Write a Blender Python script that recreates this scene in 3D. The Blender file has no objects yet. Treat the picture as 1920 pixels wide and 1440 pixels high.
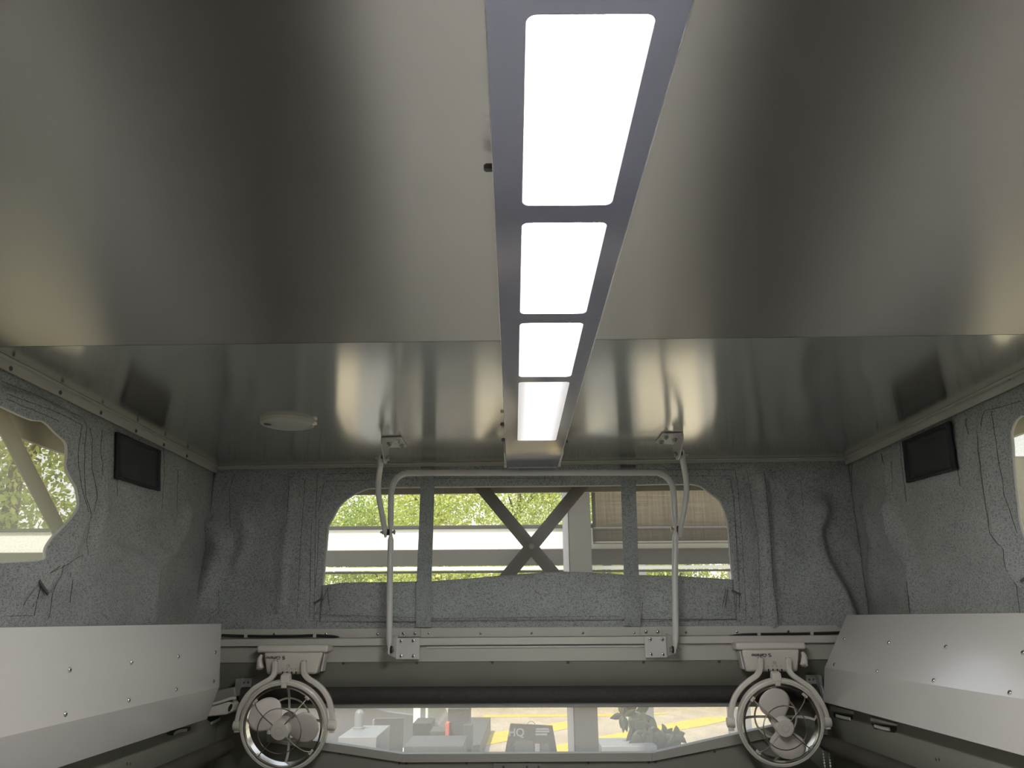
import bpy, math, random
from mathutils import Vector, Matrix, noise
from mathutils.geometry import tessellate_polygon
R = math.radians
SC = bpy.context.scene
COL = SC.collection
EYE = 2.4                      # the eye stands 2.4 m above the ground outside; everything is built relative to it and lifted at the end

# ------------------------------------------------------------------ camera
FPX = 1442.0
PITCH, ROLL = R(16.97), R(0.42)
F_ = Vector((0, math.cos(PITCH), math.sin(PITCH)))
U0 = Vector((0, -math.sin(PITCH), math.cos(PITCH)))
R0 = Vector((1, 0, 0))
RT = R0 * math.cos(ROLL) - U0 * math.sin(ROLL)
UP = U0 * math.cos(ROLL) + R0 * math.sin(ROLL)
cam_d = bpy.data.cameras.new('camera')
cam = bpy.data.objects.new('camera', cam_d)
COL.objects.link(cam)
cam_d.sensor_fit = 'HORIZONTAL'
cam_d.sensor_width = 36.0
cam_d.lens = 36.0 * FPX / 1920.0
cam_d.clip_start = 0.02
cam_d.clip_end = 300
m = Matrix((RT, UP, -F_)).transposed().to_4x4()
m.translation = Vector((0, 0, 0))
cam.matrix_world = m
SC.camera = cam

# ------------------------------------------------------------------ sky, sun, exposure
w = bpy.data.worlds.new('sky'); SC.world = w; w.use_nodes = True
nt = w.node_tree; nt.nodes.clear()
wo = nt.nodes.new('ShaderNodeOutputWorld'); bg = nt.nodes.new('ShaderNodeBackground')
tc = nt.nodes.new('ShaderNodeTexCoord'); sx = nt.nodes.new('ShaderNodeSeparateXYZ'); cr = nt.nodes.new('ShaderNodeValToRGB')
nt.links.new(tc.outputs['Generated'], sx.inputs[0]); nt.links.new(sx.outputs['Z'], cr.inputs[0])
cr.color_ramp.elements[0].position = 0.0; cr.color_ramp.elements[0].color = (1.0, 0.97, 0.92, 1)
cr.color_ramp.elements[1].position = 0.6; cr.color_ramp.elements[1].color = (0.62, 0.76, 1.0, 1)
nt.links.new(cr.outputs[0], bg.inputs[0]); nt.links.new(bg.outputs[0], wo.inputs[0])
bg.inputs[1].default_value = 2.0
sun_d = bpy.data.lights.new('sun', 'SUN'); sun = bpy.data.objects.new('sun', sun_d); COL.objects.link(sun)
sun_d.energy = 7.0; sun_d.angle = R(2); sun_d.color = (1.0, 0.93, 0.80)
sun.rotation_euler = Vector((-0.25, -0.55, 0.80)).to_track_quat('Z', 'Y').to_euler()
SC.view_settings.view_transform = 'Standard'; SC.view_settings.look = 'None'
SC.view_settings.exposure = 0.0; SC.view_settings.gamma = 1.0; SC.view_settings.use_curve_mapping = False
SC.cycles.max_bounces = 10; SC.cycles.diffuse_bounces = 5; SC.cycles.glossy_bounces = 4
SC.cycles.transparent_max_bounces = 16; SC.cycles.sample_clamp_indirect = 6.0
SC.cycles.use_denoising = True

# ------------------------------------------------------------------ pixel -> place
def ray(px, py):
    return F_ * FPX + RT * (px - 960) - UP * (py - 720)
def hitZ(px, py, z): d = ray(px, py); return d * (z / d.z)
def hitX(px, py, x): d = ray(px, py); return d * (x / d.x)
def hitY(px, py, y): d = ray(px, py); return d * (y / d.y)
H = 0.412                      # ceiling above the eye
XL, XR = -0.838, 0.918         # canvas side walls
YB, YAW = 2.10, R(2.0)         # the back wall, a little out of square
MB_ = Matrix.Translation((0, YB, 0)) @ Matrix.Rotation(-YAW, 4, 'Z')
MBI = MB_.inverted()
def bp(px, py, d=0.0):
    """local point (s, -d, z) on the plane d in front of the back wall"""
    dd = MBI.to_3x3() @ ray(px, py); o = MBI @ Vector((0, 0, 0))
    t = (-d - o.y) / dd.y
    return o + dd * t
def ceilY(px, py): return hitZ(px, py, H).y

# ------------------------------------------------------------------ materials
def mat(name, col=(.5, .5, .5), rough=.5, metal=0.0, spec=.5, emit=None, estr=0, noise_amt=0.0, nscale=40, coat=0, bump=0.0):
    m = bpy.data.materials.new(name); m.use_nodes = True
    n = m.node_tree.nodes; l = m.node_tree.links
    b = n['Principled BSDF']
    b.inputs['Base Color'].default_value = (*col, 1); b.inputs['Roughness'].default_value = rough
    b.inputs['Metallic'].default_value = metal; b.inputs['Specular IOR Level'].default_value = spec
    if coat: b.inputs['Coat Weight'].default_value = coat; b.inputs['Coat Roughness'].default_value = .15
    if emit: b.inputs['Emission Color'].default_value = (*emit, 1); b.inputs['Emission Strength'].default_value = estr
    if noise_amt or bump:
        t = n.new('ShaderNodeTexCoord'); x = n.new('ShaderNodeTexNoise'); x.inputs['Scale'].default_value = nscale; x.inputs['Detail'].default_value = 5
        l.new(t.outputs['Object'], x.inputs['Vector'])
        if noise_amt:
            r = n.new('ShaderNodeValToRGB')
            r.color_ramp.elements[0].position = .3; r.color_ramp.elements[1].position = .7
            r.color_ramp.elements[0].color = (*[c * (1 - noise_amt) for c in col], 1)
            r.color_ramp.elements[1].color = (*[min(1, c * (1 + noise_amt)) for c in col], 1)
            l.new(x.outputs['Fac'], r.inputs[0]); l.new(r.outputs[0], b.inputs['Base Color'])
        if bump:
            bu = n.new('ShaderNodeBump'); bu.inputs['Strength'].default_value = bump; bu.inputs['Distance'].default_value = .002
            l.new(x.outputs['Fac'], bu.inputs['Height']); l.new(bu.outputs[0], b.inputs['Normal'])
    return m

def sheet_metal(name, col, rough, aniso=0.0, metal=.9):
    m = mat(name, col, rough, metal)
    n = m.node_tree.nodes; l = m.node_tree.links; b = n['Principled BSDF']
    b.inputs['Anisotropic'].default_value = aniso; tg = n.new('ShaderNodeCombineXYZ'); tg.inputs[1].default_value = 1.0; l.new(tg.outputs[0], b.inputs['Tangent'])
    t = n.new('ShaderNodeTexCoord'); mp = n.new('ShaderNodeMapping'); mp.inputs['Scale'].default_value = (3, 160, 3)
    x = n.new('ShaderNodeTexNoise'); x.inputs['Scale'].default_value = 2.5; x.inputs['Detail'].default_value = 4
    l.new(t.outputs['Object'], mp.inputs[0]); l.new(mp.outputs[0], x.inputs['Vector'])
    mr = n.new('ShaderNodeMapRange'); mr.inputs['To Min'].default_value = rough * .975; mr.inputs['To Max'].default_value = rough * 1.025
    l.new(x.outputs['Fac'], mr.inputs[0]); l.new(mr.outputs[0], b.inputs['Roughness'])
    return m

def canvas_mat(name, col, dark, amount=.5, trans=.05):
    m = mat(name, col, .85, spec=.2)
    n = m.node_tree.nodes; l = m.node_tree.links; b = n['Principled BSDF']
    t = n.new('ShaderNodeTexCoord')
    def nz(scale, sc, det):
        mp = n.new('ShaderNodeMapping'); mp.inputs['Scale'].default_value = sc
        x = n.new('ShaderNodeTexNoise'); x.inputs['Scale'].default_value = scale; x.inputs['Detail'].default_value = det
        l.new(t.outputs['Object'], mp.inputs[0]); l.new(mp.outputs[0], x.inputs['Vector']); return x
    a = nz(200, (1, 1, 2.6), 3); c = nz(210, (2.4, 2.4, .8), 3); g = nz(9, (1, 1, 1), 4)
    r1 = n.new('ShaderNodeValToRGB'); r1.color_ramp.elements[0].position = .36; r1.color_ramp.elements[1].position = .47
    r2 = n.new('ShaderNodeValToRGB'); r2.color_ramp.elements[0].position = .34; r2.color_ramp.elements[1].position = .46
    l.new(a.outputs['Fac'], r1.inputs[0]); l.new(c.outputs['Fac'], r2.inputs[0])
    mu = n.new('ShaderNodeMath'); mu.operation = 'MULTIPLY'; l.new(r1.outputs[0], mu.inputs[0]); l.new(r2.outputs[0], mu.inputs[1])
    mx = n.new('ShaderNodeMix'); mx.data_type = 'RGBA'; mx.inputs['A'].default_value = (*dark, 1); mx.inputs['B'].default_value = (*col, 1)
    mr = n.new('ShaderNodeMapRange'); mr.inputs['To Min'].default_value = 1 - amount
    l.new(mu.outputs[0], mr.inputs[0]); l.new(mr.outputs[0], mx.inputs['Factor'])
    hs = n.new('ShaderNodeHueSaturation'); mr2 = n.new('ShaderNodeMapRange'); mr2.inputs['From Min'].default_value = .3; mr2.inputs['From Max'].default_value = .7
    mr2.inputs['To Min'].default_value = .88; mr2.inputs['To Max'].default_value = 1.1
    l.new(g.outputs['Fac'], mr2.inputs[0]); l.new(mr2.outputs[0], hs.inputs['Value']); l.new(mx.outputs['Result'], hs.inputs['Color'])
    l.new(hs.outputs[0], b.inputs['Base Color'])
    bu = n.new('ShaderNodeBump'); bu.inputs['Strength'].default_value = .6; bu.inputs['Distance'].default_value = .005
    cr_ = nz(26, (1, 1, 1), 4); ad = n.new('ShaderNodeMath'); ad.operation = 'MULTIPLY_ADD'; ad.inputs[1].default_value = .15
    l.new(a.outputs['Fac'], ad.inputs[0]); l.new(cr_.outputs['Fac'], ad.inputs[2]); l.new(ad.outputs[0], bu.inputs['Height']); l.new(bu.outputs[0], b.inputs['Normal'])
    return m

def pane_mat(name, veil=.25, tint=(1, 1, 1), veilcol=(.9, .9, .9), weave=0):
    """clear sheet with dust that scatters light"""
    m = bpy.data.materials.new(name); m.use_nodes = True
    n = m.node_tree.nodes; l = m.node_tree.links; n.clear()
    o = n.new('ShaderNodeOutputMaterial'); tr = n.new('ShaderNodeBsdfTransparent'); tr.inputs[0].default_value = (*tint, 1)
    ts = n.new('ShaderNodeBsdfTranslucent'); ts.inputs[0].default_value = (*veilcol, 1)
    mx = n.new('ShaderNodeMixShader'); gl = n.new('ShaderNodeBsdfGlossy'); gl.inputs['Roughness'].default_value = .25
    m2 = n.new('ShaderNodeMixShader'); fr = n.new('ShaderNodeFresnel'); fr.inputs[0].default_value = 1.45
    sc = n.new('ShaderNodeMath'); sc.operation = 'MULTIPLY'; sc.inputs[1].default_value = .12
    t = n.new('ShaderNodeTexCoord'); x = n.new('ShaderNodeTexNoise'); x.inputs['Scale'].default_value = 260 if not weave else weave; x.inputs['Detail'].default_value = 4
    l.new(t.outputs['Object'], x.inputs['Vector'])
    mr = n.new('ShaderNodeMapRange'); mr.inputs['From Min'].default_value = .35; mr.inputs['From Max'].default_value = .75
    mr.inputs['To Min'].default_value = veil * .8; mr.inputs['To Max'].default_value = veil * 1.4
    l.new(x.outputs['Fac'], mr.inputs[0]); l.new(mr.outputs[0], mx.inputs[0])
    l.new(tr.outputs[0], mx.inputs[1]); l.new(ts.outputs[0], mx.inputs[2])
    l.new(fr.outputs[0], sc.inputs[0]); l.new(sc.outputs[0], m2.inputs[0]); l.new(mx.outputs[0], m2.inputs[1]); l.new(gl.outputs[0], m2.inputs[2])
    l.new(m2.outputs[0], o.inputs[0])
    return m

def leaf_mat(name, c1, c2, tr=.45):
    m = mat(name, c1, .5)
    n = m.node_tree.nodes; l = m.node_tree.links; b = n['Principled BSDF']
    t = n.new('ShaderNodeTexCoord'); x = n.new('ShaderNodeTexNoise'); x.inputs['Scale'].default_value = 3; x.inputs['Detail'].default_value = 4
    r = n.new('ShaderNodeValToRGB'); r.color_ramp.elements[0].position = .35; r.color_ramp.elements[1].position = .65
    r.color_ramp.elements[0].color = (*c1, 1); r.color_ramp.elements[1].color = (*c2, 1)
    l.new(t.outputs['Object'], x.inputs['Vector']); l.new(x.outputs['Fac'], r.inputs[0]); l.new(r.outputs[0], b.inputs['Base Color'])
    ts = n.new('ShaderNodeBsdfTranslucent'); l.new(r.outputs[0], ts.inputs[0]); mx = n.new('ShaderNodeMixShader'); mx.inputs[0].default_value = tr
    l.new(b.outputs[0], mx.inputs[1]); l.new(ts.outputs[0], mx.inputs[2]); l.new(mx.outputs[0], n['Material Output'].inputs[0])
    return m

def led_mat(name, strength, side=.72):
    """diffuser over one LED row: brightest over the row, softer to both long sides"""
    m = mat(name, (.85, .85, .86), .25)
    n = m.node_tree.nodes; l = m.node_tree.links; b = n['Principled BSDF']
    b.inputs['Emission Color'].default_value = (1.0, .975, .99, 1)
    t = n.new('ShaderNodeTexCoord'); s = n.new('ShaderNodeSeparateXYZ'); l.new(t.outputs['Object'], s.inputs[0])
    a = n.new('ShaderNodeMath'); a.operation = 'ABSOLUTE'; l.new(s.outputs['X'], a.inputs[0])
    mr = n.new('ShaderNodeMapRange'); mr.interpolation_type = 'SMOOTHSTEP'
    mr.inputs['From Min'].default_value = .024; mr.inputs['From Max'].default_value = .0435
    mr.inputs['To Min'].default_value = strength; mr.inputs['To Max'].default_value = side
    l.new(a.outputs[0], mr.inputs[0]); l.new(mr.outputs[0], b.inputs['Emission Strength'])
    return m

M = {
    'ceil_near': sheet_metal('brushed ceiling sheet', (.52, .51, .48), .33, .9),
    'ceil_far': sheet_metal('smooth ceiling sheet', (.74, .74, .70), .15, .5),
    'canvas': canvas_mat('speckled grey canvas', (.31, .325, .31), (.09, .095, .095), .65),
    'canvas_back': canvas_mat('speckled grey canvas back', (.32, .34, .325), (.09, .095, .095), .7),
    'strap': canvas_mat('canvas strap', (.27, .29, .28), (.07, .08, .08), .6),
    'thread': mat('dark thread', (.045, .045, .042), .9),
    'piping': mat('pale piping', (.50, .49, .45), .6),
    'paint': mat('off white paint', (.45, .44, .395), .32, noise_amt=.03, nscale=3),  # faint olive cast holds green light from the trees
    'paint_dull': mat('white paint in green light', (.36, .355, .305), .5, noise_amt=.04, nscale=4),  # olive cast is green tree light mixed into white paint
    'wall_dull': mat('dull wall in olive light', (.17, .17, .14), .6, noise_amt=.06, nscale=5),  # olive of the interior light is mixed into the wall colour
    'box': mat('satin white panel', (.50, .485, .455), .36, noise_amt=.02, nscale=2, coat=1),
    'tube': mat('satin white tube', (.50, .50, .47), .3),
    'steel': mat('screw steel', (.62, .62, .60), .25, 1.0),
    'darksteel': mat('dull bolt steel', (.30, .30, .27), .4, .8),
    'hole': mat('socket black', (.01, .01, .01), .7),
    'black': mat('black rubber', (.012, .012, .012), .5),
    'plastic': mat('cream plastic', (.56, .535, .465), .35, coat=.2),
    'plastic_blade': mat('blade plastic', (.60, .56, .50), .4),
    'motor': mat('grey motor plastic', (.22, .215, .19), .5),
    'chrome': mat('polished wire', (.75, .73, .68), .16, 1.0),
    'ink': mat('black ink', (.01, .01, .03), .6),
    'inkgrey': mat('grey ink', (.12, .12, .10), .6),
    'blind': mat('dark brown blind fabric', (.028, .025, .022), .8, noise_amt=.2, nscale=90),
    'hem': mat('grey hem bar', (.22, .22, .20), .4),
    'bar': mat('haze tinted grey light bar', (.17, .18, .26), .24, .3, coat=1.0),  # bluish tint stands in for lens haze over grey metal
    'baredge': mat('bright bar edge', (.85, .84, .80), .3),
    'vent': mat('black vent mesh', (.02, .022, .022), .7, noise_amt=.3, nscale=400),
    'ventrim': mat('dark vent binding', (.012, .013, .014), .8),
    'arm': mat('brown grey steel arm', (.07, .066, .06), .6),
    'skirt': mat('roof skirt metal', (.20, .185, .17), .5, noise_amt=.1, nscale=20),
    'roll': mat('dark brown bedding roll', (.035, .028, .022), .75, noise_amt=.3, nscale=8),
    'white': mat('white sheet', (.86, .85, .80), .5),
    'greybeam': mat('grey beam', (.028, .026, .022), .6, noise_amt=.1, nscale=8),
    'greyobj': mat('mid grey object', (.06, .06, .06), .6, noise_amt=.08, nscale=5),
    'greyobj2': mat('shade darkened warm grey', (.032, .030, .025), .6, noise_amt=.08, nscale=5),  # albedo cut to stand in for roof shade on the column
    'greylight': mat('light grey object', (.20, .205, .22), .4, noise_amt=.05, nscale=5),
    'red': mat('faded red', (.5, .12, .09), .6),
    'carpaint': mat('pale silver car paint', (.11, .113, .125), .3, .2),
    'carglass': mat('car glass', (.05, .055, .06), .08),
    'tyre': mat('tyre rubber', (.02, .02, .02), .8),
    'floorm': mat('light vinyl floor', (.62, .60, .56), .5, noise_amt=.08, nscale=6),
    'leaf_a': leaf_mat('yellow green leaves', (.34, .42, .07), (.66, .68, .20)),
    'leaf_b': leaf_mat('fresh green leaves', (.26, .36, .06), (.54, .60, .16)),
    'leaf_p': leaf_mat('house plant leaves', (.025, .035, .02), (.04, .05, .03), .1),
    'bark': mat('bark', (.13, .10, .075), .9, noise_amt=.3, nscale=12),
    'pot': mat('grey pot', (.25, .25, .24), .7),
    'yellow': mat('yellow road paint', (.60, .42, .05), .6, noise_amt=.15, nscale=6),
    'shade': None,
    'vinyl_side': pane_mat('hazy side vinyl', .26, (.93, .93, .90), (.50, .50, .40), 500),
    'vinyl': pane_mat('clear vinyl', .055, (.93, .93, .90), (.75, .73, .68), 900),
    'perspex': pane_mat('dusty perspex', .20, (.97, .96, .93), (.72, .70, .68)),
}
def ground_mat():
    m = mat('sunlit concrete', (.62, .54, .42), .8)
    n = m.node_tree.nodes; l = m.node_tree.links; b = n['Principled BSDF']
    t = n.new('ShaderNodeTexCoord'); mp = n.new('ShaderNodeMapping'); mp.inputs['Scale'].default_value = (1, .45, 1)
    x = n.new('ShaderNodeTexNoise'); x.inputs['Scale'].default_value = 2.2; x.inputs['Detail'].default_value = 8; x.inputs['Roughness'].default_value = .65
    r = n.new('ShaderNodeValToRGB'); r.color_ramp.elements[0].position = .35; r.color_ramp.elements[1].position = .68
    r.color_ramp.elements[0].color = (.33, .265, .18, 1); r.color_ramp.elements[1].color = (.46, .39, .29, 1)
    l.new(t.outputs['Object'], mp.inputs[0]); l.new(mp.outputs[0], x.inputs['Vector']); l.new(x.outputs['Fac'], r.inputs[0]); l.new(r.outputs[0], b.inputs['Base Color'])
    return m
M['ground'] = ground_mat()
def shade_mat():
    m = mat('tan shade cloth', (.30, .25, .19), .9)
    n = m.node_tree.nodes; l = m.node_tree.links; b = n['Principled BSDF']
    t = n.new('ShaderNodeTexCoord'); cols = []
    for sc in ((1, 1, 40), (40, 40, 1)):
        mp = n.new('ShaderNodeMapping'); mp.inputs['Scale'].default_value = sc
        x = n.new('ShaderNodeTexNoise'); x.inputs['Scale'].default_value = 2.0; x.inputs['Detail'].default_value = 3
        l.new(t.outputs['Object'], mp.inputs[0]); l.new(mp.outputs[0], x.inputs['Vector']); cols.append(x)
    ad = n.new('ShaderNodeMath'); ad.operation = 'ADD'; l.new(cols[0].outputs['Fac'], ad.inputs[0]); l.new(cols[1].outputs['Fac'], ad.inputs[1])
    r = n.new('ShaderNodeValToRGB'); r.color_ramp.elements[0].position = .4; r.color_ramp.elements[1].position = .62
    hf = n.new('ShaderNodeMath'); hf.operation = 'MULTIPLY'; hf.inputs[1].default_value = .5; l.new(ad.outputs[0], hf.inputs[0])
    r.color_ramp.elements[0].color = (.066, .053, .036, 1); r.color_ramp.elements[1].color = (.125, .102, .070, 1)
    l.new(hf.outputs[0], r.inputs[0]); l.new(r.outputs[0], b.inputs['Base Color'])
    ts = n.new('ShaderNodeBsdfTranslucent'); l.new(r.outputs[0], ts.inputs[0]); mx = n.new('ShaderNodeMixShader'); mx.inputs[0].default_value = .3
    l.new(b.outputs[0], mx.inputs[1]); l.new(ts.outputs[0], mx.inputs[2]); l.new(mx.outputs[0], n['Material Output'].inputs[0])
    return m
M['shade'] = shade_mat()

# ------------------------------------------------------------------ mesh building
I4 = Matrix.Identity(4)
class MB:
    def __init__(s, T=I4): s.v = []; s.f = []; s.T = T
    def add(s, vs, fs):
        b = len(s.v); s.v += [s.T @ Vector(v) for v in vs]; s.f += [tuple(b + i for i in f) for f in fs]; return s
    def box(s, x0, x1, y0, y1, z0, z1):
        x0, x1 = min(x0, x1), max(x0, x1); y0, y1 = min(y0, y1), max(y0, y1); z0, z1 = min(z0, z1), max(z0, z1)
        return s.add([(x0, y0, z0), (x1, y0, z0), (x1, y1, z0), (x0, y1, z0), (x0, y0, z1), (x1, y0, z1), (x1, y1, z1), (x0, y1, z1)],
                     [(3, 2, 1, 0), (4, 5, 6, 7), (0, 1, 5, 4), (1, 2, 6, 5), (2, 3, 7, 6), (3, 0, 4, 7)])
    def hexa(s, a, b):
        """two matching rings of points joined into a closed solid"""
        n = len(a); return s.add(list(a) + list(b), [tuple(range(n - 1, -1, -1)), tuple(range(n, 2 * n))] + [(i, (i + 1) % n, n + (i + 1) % n, n + i) for i in range(n)])
    def prism(s, poly, vec):
        vec = Vector(vec); a = [Vector(p) for p in poly]; return s.hexa(a, [p + vec for p in a])
    def tube(s, pts, r, seg=12, closed=False, flat=1.0, side=None):
        """swept round (or flattened) section; r may be a list"""
        P = [Vector(p) for p in pts]; n = len(P); rr = r if isinstance(r, (list, tuple)) else [r] * n
        ff = flat if isinstance(flat, (list, tuple)) else [flat] * n
        vs = []; prev = None
        for i in range(n):
            if closed: t = (P[(i + 1) % n] - P[i - 1]).normalized()
            else: t = (P[min(i + 1, n - 1)] - P[max(i - 1, 0)]).normalized()
            if side is not None: a = Vector(side)
            elif prev is None: a = Vector((1, 0, 0)) if abs(t.x) < .8 else Vector((0, 0, 1))
            else: a = prev
            a = (a - t * a.dot(t)).normalized(); prev = a; b = t.cross(a)
            for k in range(seg):
                q = 2 * math.pi * k / seg
                vs.append(P[i] + a * (math.cos(q) * rr[i] * ff[i]) + b * (math.sin(q) * rr[i]))
        fs = []
        for i in range(n if closed else n - 1):
            j = (i + 1) % n
            for k in range(seg):
                k2 = (k + 1) % seg; fs.append((i * seg + k, i * seg + k2, j * seg + k2, j * seg + k))
        if not closed: fs += [tuple(range(seg - 1, -1, -1)), tuple((n - 1) * seg + k for k in range(seg))]
        return s.add(vs, fs)
    def rectsweep(s, pts, wx, wy, side=(0, 1, 0)):
        """swept rectangular section with softened corners: wx across, wy along `side`"""
        P = [Vector(p) for p in pts]; n = len(P); sd = Vector(side); vs = []; c = .3
        sec = [(-1 + c, -1), (1 - c, -1), (1, -1 + c), (1, 1 - c), (1 - c, 1), (-1 + c, 1), (-1, 1 - c), (-1, -1 + c)]
        for i in range(n):
            t = (P[min(i + 1, n - 1)] - P[max(i - 1, 0)]).normalized(); b = (sd - t * sd.dot(t)).normalized(); a = t.cross(b)
            for u, v in sec: vs.append(P[i] + a * (u * wx / 2) + b * (v * wy / 2))
        fs = [(i * 8 + k, i * 8 + (k + 1) % 8, (i + 1) * 8 + (k + 1) % 8, (i + 1) * 8 + k) for i in range(n - 1) for k in range(8)]
        fs += [tuple(range(7, -1, -1)), tuple((n - 1) * 8 + k for k in range(8))]
        return s.add(vs, fs)
    def lathe(s, o, ax, prof, seg=20, closed=False):
        o = Vector(o); ax = Vector(ax).normalized(); a = ax.orthogonal().normalized(); b = ax.cross(a); vs = []; n = len(prof)
        for r_, h_ in prof:
            for k in range(seg):
                q = 2 * math.pi * k / seg; vs.append(o + ax * h_ + a * (math.cos(q) * max(r_, 1e-5)) + b * (math.sin(q) * max(r_, 1e-5)))
        fs = [(i * seg + k, i * seg + (k + 1) % seg, ((i + 1) % n) * seg + (k + 1) % seg, ((i + 1) % n) * seg + k) for i in range(n if closed else n - 1) for k in range(seg)]
        if not closed: fs += [tuple(range(seg - 1, -1, -1)), tuple((n - 1) * seg + k for k in range(seg))]
        return s.add(vs, fs)
    def ring(s, o, ax, r, prof, seg=48):
        return s.lathe(o, ax, [(r + a, h_) for a, h_ in prof], seg, True)
    def build(s, name, material, parent=None, smooth=35, bevel=0, label=None, solid=0):
        me = bpy.data.meshes.new(name)
        if parent is not None:
            p = parent
            while p.parent is not None: p = p.parent
            off = Vector(p.location)
        else:
            mn = [min(v[i] for v in s.v) for i in range(3)]; mx = [max(v[i] for v in s.v) for i in range(3)]
            off = Vector(((mn[0] + mx[0]) / 2, (mn[1] + mx[1]) / 2, mn[2]))
        me.from_pydata([v - off for v in s.v], [], s.f)
        me.materials.append(material); me.validate()
        o = bpy.data.objects.new(name, me); COL.objects.link(o)
        if parent is not None: o.parent = parent
        else: o.location = off
        import bmesh
        bm = bmesh.new(); bm.from_mesh(me); bmesh.ops.recalc_face_normals(bm, faces=bm.faces); bm.to_mesh(me); bm.free()
        if smooth:
            me.polygons.foreach_set('use_smooth', [True] * len(me.polygons))
            me.set_sharp_from_angle(angle=R(smooth))
        if bevel:
            b = o.modifiers.new('bevel', 'BEVEL'); b.width = bevel; b.segments = 3; b.limit_method = 'ANGLE'; b.angle_limit = R(40); b.harden_normals = False
        if solid:
            b = o.modifiers.new('solid', 'SOLIDIFY'); b.thickness = solid; b.offset = 0
        if label: o['label'] = label
        return o
def B(): return MB(MB_)
def W(p): return MB_ @ Vector(p)
def tag(o, label, cat, group=None):
    o['label'] = label; o['category'] = cat
    if group: o['group'] = group
    return o
def thing(name, loc, label, cat, group=None):
    o = bpy.data.objects.new(name, None); COL.objects.link(o); o.empty_display_size = .05; o.location = Vector(loc)
    return tag(o, label, cat, group)
def struct(o): o['kind'] = 'structure'; return o
def smooth_line(pts, k=8, closed=False):
    """Catmull-Rom through points"""
    P = [Vector(p) for p in pts]; n = len(P); out = []
    for i in range(n if closed else n - 1):
        p1, p2 = P[i], P[(i + 1) % n]
        p0 = P[i - 1] if (closed or i > 0) else p1 * 2 - p2
        p3 = P[(i + 2) % n] if (closed or i + 2 < n) else p2 * 2 - p1
        for j in range(k):
            t = j / k
            out.append(.5 * ((2 * p1) + (p2 - p0) * t + (2 * p0 - 5 * p1 + 4 * p2 - p3) * t * t + (3 * p1 - p0 - 3 * p2 + p3) * t ** 3))
    if not closed: out.append(P[-1])
    return out
def resample(pts, n):
    P = [Vector(p) for p in pts]; P.append(P[0]); L = [0]
    for a, b in zip(P, P[1:]): L.append(L[-1] + (b - a).length)
    out = []; j = 0
    for i in range(n):
        t = L[-1] * i / n
        while L[j + 1] < t: j += 1
        out.append(P[j].lerp(P[j + 1], (t - L[j]) / max(1e-9, L[j + 1] - L[j])))
    return out
def screw(o, ax, r, parent, name='screw', material='steel', T=I4, socket=True, h_=.35):
    mb = MB(T); mb.lathe(o, ax, [(r, 0), (r, r * h_ * .5), (r * .82, r * h_), (r * .42, r * h_ * 1.25), (r * .40, r * h_ * .5)], 14)
    s = mb.build(name, M[material], parent)
    if socket:
        a = Vector(ax).normalized(); mb = MB(T); mb.lathe(Vector(o) + a * r * h_ * .55, a, [(r * .40, 0), (r * .40, r * h_ * .8)], 8)
        mb.build('socket', M['hole'], s)
    return s

# ------------------------------------------------------------------ ceiling
sl = math.tan(YAW)
yb = lambda x, d=0: YB - x * sl - d
seamL, seamR = ceilY(140, 649), ceilY(1800, 627)
def seamY(x): return seamL + (seamR - seamL) * (x - XL) / (XR - XL)
mb = MB(); mb.prism([(XL - .03, -1.2, H), (XR + .03, -1.2, H), (XR + .03, seamY(XR + .03), H), (XL - .03, seamY(XL - .03), H)], (0, 0, .02))
struct(mb.build('ceiling', M['ceil_near']))
mb = MB(); mb.prism([(XL - .03, seamY(XL - .03) + .0015, H), (XR + .03, seamY(XR + .03) + .0015, H), (XR + .03, yb(XR) + .1, H), (XL - .03, yb(XL) + .1, H)], (0, 0, .02))
struct(mb.build('ceiling', M['ceil_far']))
# roof slab and the skirt that hangs outside the canvas
mb = MB(); mb.box(XL - .12, XR + .12, -1.2, YB + .18, H + .021, H + .05)
struct(mb.build('ceiling', M['white']))

# ------------------------------------------------------------------ canvas walls
def fold_fn(folds, conv):
    segs = []
    for pts, amp, wd in folds:
        q = [conv(*p) for p in pts]; segs.append((q, amp, wd))
    def fn(a, b):
        d = 0
        for q, amp, wd in segs:
            best = 9; sgn = 0
            for (ax, ay), (bx, by) in zip(q, q[1:]):
                vx, vy = bx - ax, by - ay; L2 = vx * vx + vy * vy
                t = max(0, min(1, ((a - ax) * vx + (b - ay) * vy) / L2)); dx = a - ax - vx * t; dy = b - ay - vy * t
                dd = math.hypot(dx, dy)
                if dd < best: best = dd; sgn = 1 if (vx * dy - vy * dx) > 0 else -1
            # one flank steep, the other long: cloth lying over itself
            wdd = wd if sgn > 0 else wd * 2.6
            d += 1.7 * amp * math.exp(-(best / wdd) ** 2)
        return d
    return fn
ZB = -.034                     # bottom of the canvas
def edge_fade(z): return max(0, min(1, (H - z) / .05)) * max(0, min(1, (z - ZB) / .04 + .25))

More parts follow.
